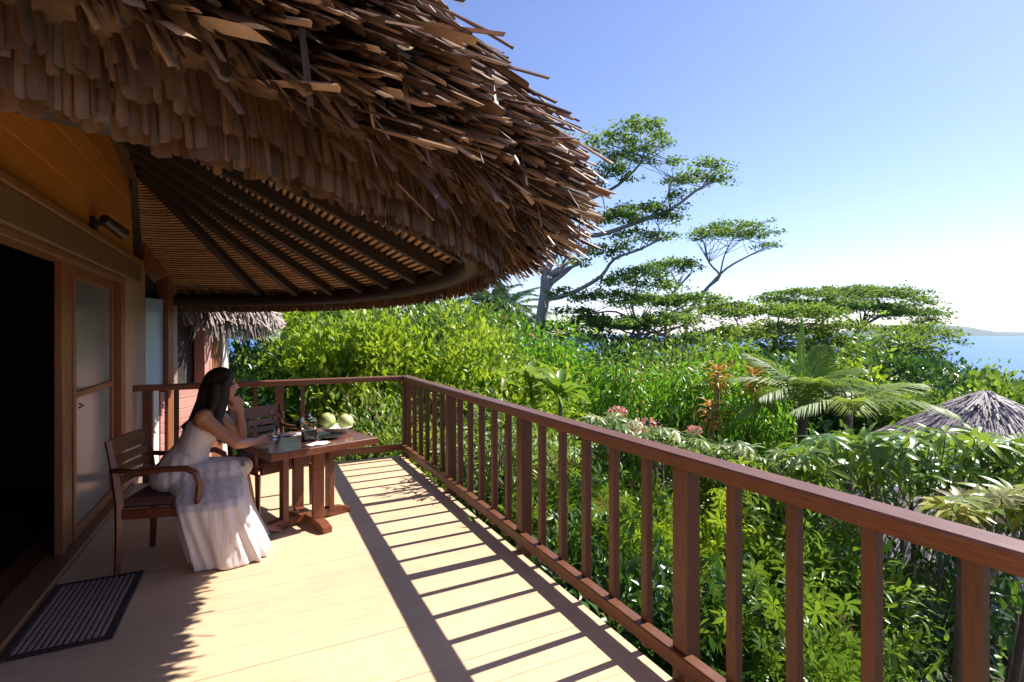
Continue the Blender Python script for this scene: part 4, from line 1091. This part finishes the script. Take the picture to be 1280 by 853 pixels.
tree('rain_tree', 'low bushy tree on the shore below the umbrella tree', 42,
     [([(1138, 470), (1138, 445), (1140, 428)], 5, 3), ([(1138, 445), (1115, 435), (1108, 430)], 2.5, 1)],
     [(1142, 416, 42, 8), (1118, 430, 38, 9), (1166, 426, 26, 9), (1140, 445, 44, 10), (1112, 458, 46, 12), (1160, 462, 36, 10), (1090, 446, 36, 10)], M['lf_treel'], 1.0, .23, 'barkd', 9)
# coconut palms far behind the hedge
def frond_mesh(Lf, nl, wl_, droop, seed, rw=.02, fold=.35, lw=.05):
    rg = np.random.default_rng(seed); V = []; Fc = []
    pts = []
    for i in range(13):
        t = i / 12; pts.append(np.array([0, Lf * (t - .12 * droop * t * t), Lf * (.18 * t - droop * t * t * .62)]))
    pts = np.array(pts)
    for i, p in enumerate(pts):      # rachis: triangular section
        r_ = rw * (1 - i / 13)
        V += [p + (r_, 0, 0), p + (-r_, 0, 0), p + (0, 0, -r_ * 1.2)]
    for i in range(12):
        for k in range(3): a = i * 3 + k; b_ = i * 3 + (k + 1) % 3; Fc += [(a, b_, b_ + 3), (a, b_ + 3, a + 3)]
    for i in range(nl):
        t = .14 + .86 * (i + .5) / nl
        x_ = t * 12; j = min(int(x_), 11); fr = x_ - j; p = pts[j] * (1 - fr) + pts[j + 1] * fr; tan = nrm(pts[j + 1] - pts[j])
        ll = wl_ * math.sin(math.pi * min(1, (t * .86 + .12))) ** .6 * rg.uniform(.9, 1.08)
        for sx in (-1, 1):
            dr = nrm(np.array([sx * 1.0, 0, 0]) * (1 - .35 * t) + tan * (.45 + .6 * t) + np.array([0, 0, fold * .5 - .1 + rg.normal() * .06]))
            wv = nrm(np.cross(dr, np.array([0, 0, 1.]))) * lw * .5
            n0 = len(V); m_ = p + dr * ll * .5 + np.array([0, 0, .01]); e = p + dr * ll + np.array([0, 0, -ll * (.14 + .25 * droop)])
            V += [p - wv * .5, p + wv * .5, m_ - wv, m_ + wv, e]
            Fc += [(n0, n0 + 1, n0 + 3), (n0, n0 + 3, n0 + 2), (n0 + 2, n0 + 3, n0 + 4)]
    return np.array(V), np.array(Fc)
def frond(parent, pos, az, el, Lf, nl, wl_, droop, mat, seed, lw=.05, roll=0, rw=.02):
    V, Fc = frond_mesh(Lf, nl, wl_, droop, seed, lw=lw, rw=rw)
    me = np_mesh('frond', V, Fc, np.full(len(V), .15 + .7 * random.random()))
    o = mesh_obj('frond', me, mat, parent, False)
    o.matrix_local = Matrix.Translation(Vector(pos)) @ Matrix.Rotation(az, 4, 'Z') @ Matrix.Rotation(el, 4, 'X') @ Matrix.Rotation(roll, 4, 'Y')
    return o
def coco(label, u, v, d, seed, Lf=4.2):
    rg = random.Random(seed)
    c = pd(u, v, d); gz = ground_z(c[0], c[1])
    root = empty('coconut_palm', (c[0], c[1], gz)); tag(root, label, 'palm', 'coconut palms beyond the hedge')
    hh = c[2] - gz
    MB().tube([(0, 0, -1), (.25, 0, hh * .4), (.1, 0, hh * .75), (0, 0, hh)], [.24, .2, .17, .15], 8).build('trunk', M['bark'], root, True)
    for k in range(22):
        frond(root, (0, 0, hh), k * 2.399, R(55 - k * 3.6), Lf * rg.uniform(.85, 1.1), 26, 1.0, .75, M['lf_far'], seed + k, lw=.13, rw=.05)
coco('coconut palm with drooping crown, leftmost beside the thatch tip above the hedge', 608, 384, 40, 31)
coco('coconut palm with drooping crown between the hedge and the pale tree trunk', 634, 388, 44, 61)
coco('short coconut palm, mostly hidden low beside the pale tree trunk', 655, 412, 50, 91, 3.4)

# ------------------------------------------------------------------ garden shrubs
HG = 'hedge shrubs behind the far railing'
shrub_px('hedge_shrub', 'bright yellow-green hedge shrub beside the grey thatched eave', 'shrub', 392, 392, 9.6, 180, M['lf_bright'], depth=1.3, nclump=156, per=72, L=.17, W=.075, seed=11, up=.75, out=.45, group=HG, sep=60, clump=.2)
shrub_px('hedge_shrub', 'bright yellow-green hedge shrub at the middle of the far railing', 'shrub', 478, 402, 9.2, 150, M['lf_bright'], depth=1.2, nclump=138, per=72, L=.16, W=.07, seed=12, up=.75, out=.45, group=HG, sep=60, clump=.2)
shrub_px('hedge_shrub', 'yellow-green hedge shrub behind the railing corner', 'shrub', 572, 408, 9.6, 170, M['lf_bright'], depth=1.4, nclump=147, per=72, L=.15, W=.07, seed=13, up=.6, out=.5, group=HG, sep=40, clump=.2)
shrub_px('hedge_shrub', 'dark glossy shrub growing above the bright hedge', 'shrub', 476, 384, 12.2, 170, M['lf_dark'], depth=1.6, nclump=119, per=72, L=.2, W=.09, seed=14, group=HG)
shrub_px('hedge_shrub', 'olive green bushy shrub under the thatch tip, highest of the hedge', 'shrub', 580, 380, 13, 170, M['lf_mid'], depth=2, nclump=156, per=72, L=.18, W=.08, seed=15, group=HG, clump=.26)
shrub_px('hedge_shrub', 'rounded fresh green shrub sloping down toward the pale tree trunk', 'shrub', 668, 410, 14, 150, M['lf_droop'], depth=2, nclump=156, per=72, L=.19, W=.085, seed=16, group=HG, clump=.26)
shrub_px('hedge_shrub', 'light green shrub below the pale tree trunk, ending the hedge', 'shrub', 640, 436, 10.5, 170, M['lf_bright'], depth=1.5, nclump=138, per=72, L=.15, W=.07, seed=17, group=HG, sep=30)
shrub_px('hedge_shrub', 'shaded dark shrub under the grey thatched eave beside the hut', 'shrub', 318, 440, 8.4, 90, M['lf_dark'], depth=.6, nclump=50, per=60, L=.16, W=.06, seed=18, group=HG)
shrub_px('hedge_shrub', 'tall pale leafy shrub just outside the railing corner', 'shrub', 470, 500, 7.6, 120, M['lf_pale'], depth=.6, nclump=50, per=55, L=.13, W=.045, seed=19, up=.5, group=HG, sep=30)
for (u, v, d, w, m, sd_, lb) in ((330, 372, 16, 240, 'lf_dark', 191, 'dark tree-like bush rising behind the hedge near the hut eave'), (450, 378, 17, 220, 'lf_mid', 192, 'green tree-like bush rising behind the middle of the hedge'), (545, 388, 17.5, 170, 'lf_dark', 193, 'dark tree-like bush rising behind the hedge below the thatch tip'), (615, 402, 19, 130, 'lf_mid', 194, 'green bush behind the hedge under the coconut palms')):
    shrub_px('hedge_shrub', lb, 'shrub', u, v, d, w, M[m], depth=2.0, nclump=120, per=66, L=.27, W=.14, seed=sd_, group=HG, clump=.34)
BG = 'drooping-leaf shrubs down the slope'
shrub_px('garden_shrub', 'fresh green drooping-leaf shrub nearest the hedge', 'shrub', 765, 452, 12.5, 150, M['lf_droop'], depth=1.6, nclump=85, per=60, L=.26, W=.06, T=T_LONG, seed=21, droop=1.1, up=.1, out=.7, group=BG)
shrub_px('garden_shrub', 'fresh green drooping-leaf shrub in the middle of the slope bed', 'shrub', 850, 456, 11.5, 160, M['lf_droop'], depth=1.6, nclump=90, per=60, L=.25, W=.06, T=T_LONG, seed=22, droop=1.1, up=.1, out=.7, group=BG)
shrub_px('garden_shrub', 'drooping-leaf shrub with orange shoots beside the fan-shaped palm', 'shrub', 916, 458, 10.6, 130, M['lf_droop'], depth=1.2, nclump=75, per=60, L=.22, W=.055, T=T_LONG, seed=23, droop=1.1, up=.1, out=.7, group=BG)
shrub_px('garden_shrub', 'tall green shrub under the dark layered tree', 'shrub', 740, 434, 17, 150, M['lf_mid'], depth=2.4, nclump=90, per=60, L=.2, W=.08, seed=24, clump=.32)
shrub_px('garden_shrub', 'broad dark shrub between the layered tree and the drooping-leaf bed', 'shrub', 850, 440, 18, 190, M['lf_mid'], depth=2.6, nclump=100, per=60, L=.2, W=.08, seed=25, clump=.34)
for (u, v, d, nm, sd_) in ((664, 470, 9.6, 'pale broad-leaved plant standing out of the hedge end', 301), (612, 470, 9.0, 'light green broad-leaved plant over the railing corner', 302), (700, 486, 8.8, 'green broad-leaved plant before the drooping-leaf bed', 303)):
    c = pd(u, v, d); gz = ground_z(c[0], c[1]); rt = empty('broad_leaf_plant', (c[0], c[1], gz)); tag(rt, nm, 'plant', 'broad-leaved plants'); rq = random.Random(sd_)
    MB().tube([(0, 0, -.1), (.03, 0, (c[2] - gz) * .6), (0, 0, c[2] - gz)], [.05, .04, .03], 8).build('stem', M['stem'], rt, True)
    for k in range(16):
        a = k * 2.4; e = rq.uniform(-.2, 1.1)
        o = bpy.data.objects.new('leaf', single_leaf_mesh(T_LONG, M['lf_pale'] if sd_ == 301 else M['lf_palmate'], 'long', 2 + k % 3))
        o.matrix_local = basis_matrix((0, 0, c[2] - gz - .02 * k), (math.cos(a) * math.cos(e), math.sin(a) * math.cos(e), math.sin(e)), (0.1, 0.05, 1), rq.uniform(.45, .7), rq.uniform(.16, .24)); link(o, rt)
# orange new shoots
for (u, v, d, nm) in ((898, 462, 10.0, 'orange croton shoot rising left of the fan palm spear'), (943, 466, 9.8, 'orange croton shoot at the foot of the palm'), (890, 508, 9.2, 'low orange croton shoot in the drooping-leaf shrub')):
    c = pd(u, v, d); gz = ground_z(c[0], c[1]); rt = empty('croton_plant', (c[0], c[1], gz)); tag(rt, nm, 'plant', 'orange croton shoots')
    MB().tube([(0, 0, -.1), (.03, 0, (c[2] - gz) * .6), (0, 0, c[2] - gz)], [.03, .02, .012], 6).build('stem', M['stem'], rt, True)
    M.setdefault('lf_orange', leaf_mat('leaf_orange', [(0, (.30, .30, .04)), (.5, (.48, .24, .05)), (1, (.55, .17, .05))], .35, (.7, .3, .05)))
    for k in range(26):
        a = k * 2.4; e = .9 - k * .07
        o = bpy.data.objects.new('leaf', single_leaf_mesh(T_LONG, M['lf_orange'], 'long', k % 6))
        o.matrix_local = basis_matrix((0, 0, c[2] - gz - k * .012), (math.cos(a) * math.cos(e), math.sin(a) * math.cos(e), math.sin(e)), (0, 0.05, 1), .3, .07); link(o, rt)
# palmate-leaved plants ------------------------------------------------
def palmate(nl, seed, w=.20, droop=.5):
    rg = np.random.default_rng(seed); V = []; Fc = []
    for k in range(nl):
        a = (k / nl) * 5.6 - 2.8 + rg.normal() * .06; ll = (1 - .18 * abs(a) / 2.8) * rg.uniform(.9, 1.08); dr = droop * rg.uniform(.6, 1.3)
        dx, dy = math.sin(a), math.cos(a); n0 = len(V)
        for t, ww in ((0.03, .05), (.25, .75), (.55, 1), (.8, .7), (1, .04)):
            x_, y_ = dx * t * ll, dy * t * ll; z_ = .14 * t - dr * t * t
            q = w * ww * .5
            V += [(x_ + dy * q, y_ - dx * q, z_ + q * .25), (x_, y_, z_), (x_ - dy * q, y_ + dx * q, z_ + q * .25)]
        for i in range(4):
            for j in range(2): b_ = n0 + i * 3 + j; Fc += [(b_, b_ + 1, b_ + 4), (b_, b_ + 4, b_ + 3)]
    return np.array(V, float), np.array(Fc)
def cassava(name, label, cx, n, R_leaf, mat, seed, region, group=None, stem_n=7, w=.2, droop=.5, zlow=-1.6):
    """region(rg) -> world position of one leaf hub"""
    rg = np.random.default_rng(seed); gz = ground_z(cx[0], cx[1])
    root = empty(name, (cx[0], cx[1], gz)); tag(root, label, 'shrub', group)
    var = []
    for k in range(6):
        V, Fc = palmate(int(rg.integers(6, 9)), seed * 10 + k, w, droop); me = np_mesh('leaf', V, Fc, np.full(len(V), (k + .5) / 6)); me.materials.append(mat); me.shade_smooth(); var.append(me)
    hubs = []
    for k in range(n):
        p = region(rg) - np.array([cx[0], cx[1], gz]); hubs.append(p)
        an = rg.uniform(0, 6.283); tilt = rg.normal(size=2) * .35
        o = bpy.data.objects.new('leaf', var[int(rg.integers(6))]); s_ = R_leaf * rg.uniform(.7, 1.15)
        o.matrix_local = Matrix.Translation(Vector(p)) @ Matrix.Rotation(an, 4, 'Z') @ Matrix.Rotation(tilt[0], 4, 'X') @ Matrix.Rotation(tilt[1], 4, 'Y') @ Matrix.Scale(s_, 4); link(o, root)
    hubs = np.array(hubs)
    pet = MB()
    for k in range(stem_n):
        c = hubs[int(rg.integers(n))] ; b_ = np.array([c[0] * .5, c[1] * .5, -.2])
        MB().tube([b_, b_ * .4 + c * .6 + np.array([rg.normal() * .05, rg.normal() * .05, 0]), c + np.array([0, 0, -.1])], [.03, .022, .012], 6).build('stem', M['barkd'], root, True)
    for p in hubs:
        q = p + np.array([rg.normal() * .1, rg.normal() * .1, -rg.uniform(.2, .4)]); pet.tube([q, (p + q) / 2 + rg.normal(size=3) * .02, p], [.006, .005, .004], 4, False)
    o = pet.build('petiole', M['stem'], root); o['kind'] = 'stuff'
    return root, hubs
def reg_px(u0, u1, d0, d1, vt, dv, vfun=None):
    def f(rg):
        u = rg.uniform(u0, u1); d = rg.uniform(d0, d1); t = (vfun(u) if vfun else vt); v = t + abs(rg.normal()) * dv
        return pd(u, v, d)
    return f
cs = at(1140, 4.9)
cassava('cassava_shrub', 'big-leaved shrub with drooping finger leaves in front of the grey thatched cone', cs, 270, .25, M['lf_palmate'], 41,
        reg_px(985, 1330, 4.0, 6.2, 540, 34, lambda u: 552 - 12 * math.sin((u - 980) / 110)), stem_n=9)
cs = at(1240, 3.4)
cassava('cassava_shrub', 'yellow variegated finger-leaved shrub poking up behind the top rail', cs, 60, .17, M['lf_varieg'], 42, reg_px(1185, 1330, 2.7, 3.3, 608, 14, lambda u: 622 - (u - 1185) * .08), stem_n=4, w=.22, droop=.35)
cs = at(880, 5.6)
cassava('cassava_shrub', 'pale green finger-leaved shrub with pinkish tips beyond the railing middle', cs, 160, .16, M['lf_pale'], 43, reg_px(735, 1000, 4.8, 6.0, 540, 20, lambda u: 520 + max(0, (u - 760)) * .20), stem_n=8, w=.2)
cs = at(600, 6.6)
cassava('cassava_shrub', 'pale green finger-leaved shrub just outside the corner of the long railing', cs, 150, .14, M['lf_pale'], 44, reg_px(545, 740, 5.2, 7.2, 540, 40, lambda u: 540), stem_n=8, w=.22)
# pink flower heads
for (u, v, d, r_, nm) in ((772, 515, 5.4, .07, 'single pink flower head standing above the top rail'), (806, 533, 5.2, .11, 'wide cluster of pink and apricot flowers over the pale shrub'), (706, 582, 5.2, .06, 'small pink flower cluster seen between the balusters'), (868, 538, 5.6, .05, 'little pink flower tuft at the right of the pale shrub')):
    c = pd(u, v, d); gz = ground_z(c[0], c[1]); rt = empty('flowering_plant', (c[0], c[1], gz)); tag(rt, nm, 'plant', 'pink flower heads')
    MB().tube([(0, 0, -.1), (.02, .01, (c[2] - gz) * .5), (0, 0, c[2] - gz)], [.012, .01, .007], 6).build('stem', M['stem'], rt, True)
    rg = np.random.default_rng(int(u)); n = 160
    dr = nrm(rg.normal(size=(n, 3))); ps = dr * np.array([r_ * 1.5, r_ * 1.5, r_ * .75]) * rg.uniform(.6, 1, (n, 1)) + np.array([0, 0, c[2] - gz])
    o = mesh_obj('petals', cloud_mesh('petals', T_LEAF, ps, nrm(dr + rg.normal(size=(n, 3)) * .6), dr, rg.uniform(.02, .035, n), rg.uniform(.015, .025, n), rg.uniform(size=n)), M['petal'], rt, True); o['kind'] = 'stuff'

# shrubs under and behind the long railing ---------------------------------
UG = 'leafy shrubs below the long railing'
def under(label, u, d, vt, w, mat, seed, zb=-2.6, **kw):
    b = pd(u, 418, d); b[2] = max(zb, ground_z(b[0], b[1])); top = H + (V0 - vt) / F_PX * d
    k = dict(nclump=80, per=62, L=.105, W=.038, clump=.13, sep=45, group=UG, rot_noise=.4); k.update(kw)
    return shrub('leafy_shrub', label, 'shrub', b, w, w, top - b[2], mat, seed=seed, **k)
under('light green shrub filling the railing next to its corner', 560, 7.0, 520, .9, M['lf_bright'], 51)
under('mid green shrub behind the balusters below the pink flowers', 660, 5.4, 575, .85, M['lf_pale'], 52, T=T_ROS, L=.11, W=.11, per=22, key='ros', up=.8, out=.5)
under('dense green shrub behind the middle of the long railing', 760, 4.7, 585, .85, M['lf_mid'], 53, T=T_ROS, L=.12, W=.12, per=22, key='ros', up=.9, out=.5)
under('dense yellow-green shrub behind the thick post of the long railing', 880, 4.3, 612, .8, M['lf_bright'], 54, T=T_ROS, L=.10, W=.10, per=22, key='ros', up=.8, out=.5)
under('small-leaved green bush under the handrail beside the hidden thatch', 1012, 3.9, 655, .42, M['lf_mid'], 55, L=.14, W=.03, T=T_LONG)
under('dark glossy shrub low at the foot of the balusters', 830, 3.3, 720, .7, M['lf_dark'], 56, L=.11, W=.045)
under('dark tangled shrub shading the lower thatched roof', 1130, 4.4, 640, .8, M['lf_dark'], 57, L=.13, W=.045, nclump=30, per=30)
under('glossy broad-leaved shrub at the bottom of the railing gaps', 960, 3.1, 745, .6, M['lf_mid'], 58, T=T_ROS, L=.11, W=.11, per=20, key='ros', up=.8, out=.5)
under('thin dark shrub in front of the lower thatched roof', 1240, 4.0, 600, .7, M['lf_dark'], 59, L=.14, W=.045, nclump=24, per=26)
under('low lime green tuft among the dark shrubs at the frame of the lower roof', 1140, 2.9, 825, .14, M['lf_bright'], 60, nclump=14, per=30, L=.06, W=.03, clump=.05, sep=10, stems=3)
under('dark shrub deep below the deck edge near the thick post', 720, 3.9, 690, .7, M['lf_dark'], 61, L=.12, W=.045)
under('deep green shrub between the pale bed and the hidden thatch', 935, 5.4, 580, .7, M['lf_mid'], 62, T=T_ROS, L=.13, W=.13, per=20, key='ros', up=.8, out=.5)
under('leafy green shrub low beside the railing corner post', 610, 5.8, 610, .6, M['lf_mid'], 63)
shrub('leafy_shrub', 'loose airy shrub beside the long railing, throwing leafy shade on the deck', 'shrub', (2.2, 4.9, -1.5), .42, .55, 2.42, M['lf_pale'], nclump=26, per=24, L=.13, W=.035, T=T_LONG, seed=64, clump=.12, group=UG, sep=30, bottom=.5, shell=.3)
# feather palm beyond the railing ---------------------------------------------
c = pd(1003, 500, 9.2); gz = ground_z(c[0], c[1])
palm = empty('feather_palm', (c[0], c[1], gz)); tag(palm, 'young feather palm with arching fronds and one upright yellow spear', 'palm')
hh = c[2] - gz
MB().tube([(0, 0, -.2), (.03, .02, hh * .5), (0, 0, hh)], [.12, .1, .07], 10).build('trunk', M['barkd'], palm, True)
M['lf_palm'] = leaf_mat('leaf_palm', [(0, (.10, .18, .03)), (.6, (.20, .30, .05)), (1, (.36, .42, .08))], .42, (.34, .46, .05), .5, .25)
yaw0 = -math.atan2(FW[0], FW[1])
for k, (az, el, Lf, dr, rl) in enumerate([(-95, 40, 1.6, .55, .0), (-70, 62, 1.7, .5, .3), (85, 35, 1.9, .8, 0), (60, 55, 1.8, .7, -.2), (-120, 25, 2.0, .7, 0), (120, 28, 1.8, .9, 0), (-50, 20, 1.8, .9, 0), (30, 30, 1.7, .9, 0), (160, 45, 1.6, .9, 0), (-160, 40, 1.7, .8, 0), (-105, 12, 2.1, .8, .4), (100, 12, 1.9, .9, 0)]):
    frond(palm, (0, 0, hh), yaw0 + R(az), R(el), Lf * .72, 34, .48, dr, M['lf_palm'], 200 + k, lw=.032, roll=rl)
frond(palm, (-.1, 0, hh), yaw0 + R(20), R(84), 1.45, 26, .16, .06, M['lf_bright'], 230, lw=.06)
# second, broader frond plant right of it
c = pd(1060, 512, 8.4); gz = ground_z(c[0], c[1]); palm2 = empty('feather_palm', (c[0], c[1], gz)); tag(palm2, 'low palm with fronds drooping toward the grey thatched cone', 'palm'); hh = c[2] - gz
MB().tube([(0, 0, -.2), (0, 0, hh)], [.1, .07], 10).build('trunk', M['barkd'], palm2, True)
for k, (az, el, Lf, dr) in enumerate([(-85, 25, 1.4, .5), (-60, 15, 1.3, .7), (75, 20, 1.4, .7), (110, 20, 1.3, .8), (-120, 20, 1.4, .8), (150, 25, 1.3, .8), (-10, 35, 1.1, .9), (40, 40, 1.2, .7)]):
    frond(palm2, (0, 0, hh), yaw0 + R(az), R(el), Lf, 28, .5, dr, M['lf_palm'], 260 + k, lw=.032)

# grey thatched hut down the slope -------------------------------------------
c = pd(1232, 492, 9.8)
hut = empty('garden_hut', (c[0], c[1], ground_z(c[0], c[1]))); tag(hut, 'round hut with weathered grey conical thatch below the deck', 'hut')
M['hutcore'] = plain('hut_thatch_core', (.34, .29, .29), .9, noise=.5, nscale=9, bump=.8)
hr = empty('thatch_roof'); hr.parent = hut; hr.location = (0, 0, 0)
az_ = c[2] - ground_z(c[0], c[1])
thatch_cone(hr, None, az_, 3.7, az_ - 2.3, 0, 360, 36, 1500, .6, .026, M['thatch_mauve'], 9, M['hutcore'], .2, .06, .05)
MB().lathe([(.34, az_ - .20), (.25, az_ - .10), (.15, az_ - .03), (.06, az_ + .01), (.0, az_ + .015)], n=20).build('ridge_cap', M['hutcore'], hr, True)
for k in range(10):
    a = k * math.pi / 5; MB().tube([(3.0 * math.cos(a), 3.0 * math.sin(a), -.6), (3.0 * math.cos(a), 3.0 * math.sin(a), az_ - 1.8)], .08, 8).build('post', M['barkd'], hut, True)
MB().lathe([(2.8, -.6), (2.8, az_ - 1.75)], n=32).build('wall', M['wallwood'], hut, True)

# bushes below and around, down to the shore
SG = 'bushes on the lower slope'
low = [('dark rounded evergreen bush on the slope above the grey cone', 1130, 446, 22, 150, 'lf_dark', 71), ('dark evergreen bush behind the low palm', 1068, 462, 20, 110, 'lf_dark', 72), ('olive bush at the right edge above the grey cone', 1262, 484, 17, 110, 'lf_treel', 73),
       ('mid green bush just right behind the grey cone tip', 1205, 476, 24, 90, 'lf_mid', 74), ('pale green bush at the shore where the sea begins', 1222, 470, 34, 70, 'lf_treel', 75), ('fresh green bush in front of the dark evergreens', 1095, 496, 13, 90, 'lf_mid', 76),
       ('yellow-green small tree right of the feather palm', 1085, 484, 15, 60, 'lf_bright', 77), ('dark bush under the domed tree', 960, 452, 24, 140, 'lf_dark', 78), ('dark bush under the layered tree on the slope', 820, 442, 26, 160, 'lf_dark', 79),
       ('green bush at the edge of the sea at the far right', 1290, 474, 30, 70, 'lf_mid', 80), ('green bush behind the croton shoots', 920, 470, 14, 110, 'lf_mid', 81), ('dark green bush at the foot of the pale tree trunk', 700, 436, 26, 120, 'lf_dark', 82), ('broad dark bush below the tallest tree, hiding the shore', 752, 428, 27, 170, 'lf_dark', 84), ('rounded green bush below the small two-tier tree', 842, 432, 25, 150, 'lf_treel', 85), ('wide green bush under the domed tree, right of the croton shoots', 930, 436, 24, 150, 'lf_mid', 86),
       ('olive bush below the trunk of the umbrella tree', 1030, 440, 25, 150, 'lf_treel', 87), ('dark bush at the shore right of the umbrella tree', 1110, 436, 30, 150, 'lf_mid', 88), ('dark green bush under the feather palm', 1000, 470, 14, 120, 'lf_dark', 89), ('low dark bush on the shore in front of the open sea', 1180, 456, 30, 70, 'lf_dark', 90), ('olive bush left of the grey cone', 1150, 494, 14.5, 80, 'lf_treel', 83)]
for (lb, u, v, d, w, m, sd_) in low:
    lf = .13 + d * .007
    shrub_px('slope_bush', lb, 'bush', u, v, d, w, M[m], nclump=104, per=60, L=lf * 1.08, W=lf * .6, seed=sd_, clump=.10 + d * .012, group=SG, stems=5)
# continuous undergrowth filling the slope
rg = np.random.default_rng(99); n = 26000
dd_ = 4.0 + 62 * rg.uniform(size=n) ** 1.7; uu_ = rg.uniform(-1.15, 1.25, n)
Pg = (FW[None] + RT[None] * uu_[:, None]) * dd_[:, None]
ok = ~((Pg[:, 0] < 2.0) & (Pg[:, 1] < 7.0)) & (Pg[:, 0] > -3)
Pg = Pg[ok]; dd_ = dd_[ok]; n = len(Pg)
gz = np.array([ground_z(x, y) for x, y in Pg])
hh = (.5 + .6 * np.sin(Pg[:, 0] * 1.1) * np.sin(Pg[:, 1] * .9)) * rg.uniform(.0, 1.3, n) + np.minimum(dd_ * .03, 1.0) * rg.uniform(0, 1, n)
ls = (.10 + dd_ * .011) * rg.uniform(.7, 1.3, n)
me = cloud_mesh('undergrowth', T_LEAF, np.column_stack([Pg, gz + np.maximum(hh, .02)]), nrm(rg.normal(size=(n, 3)) + np.array([0, 0, .5])), nrm(rg.normal(size=(n, 3)) * .5 + np.array([0, 0, 1.])), ls, ls * .5, rg.uniform(0, 1, n))
o = mesh_obj('undergrowth', me, M['lf_mid'], None, True); tag(o, 'tangled green undergrowth covering the slope under the shrubs', 'undergrowth', kind='stuff')

# sea air
hz, n_, l_, b_ = new_mat('sea_air'); n_.remove(b_)
pv = n_.new('ShaderNodeVolumePrincipled'); pv.inputs['Color'].default_value = (.80, .88, 1.0, 1); pv.inputs['Density'].default_value = 1.8e-5; pv.inputs['Anisotropy'].default_value = .3
l_.new(pv.outputs[0], n_['Material Output'].inputs['Volume'])
hb_ = MB().box(-9500, 13500, -9500, 13500, -18, 160).build('haze', hz); tag(hb_, 'thin blue sea air between the deck and the horizon', 'haze', kind='stuff')
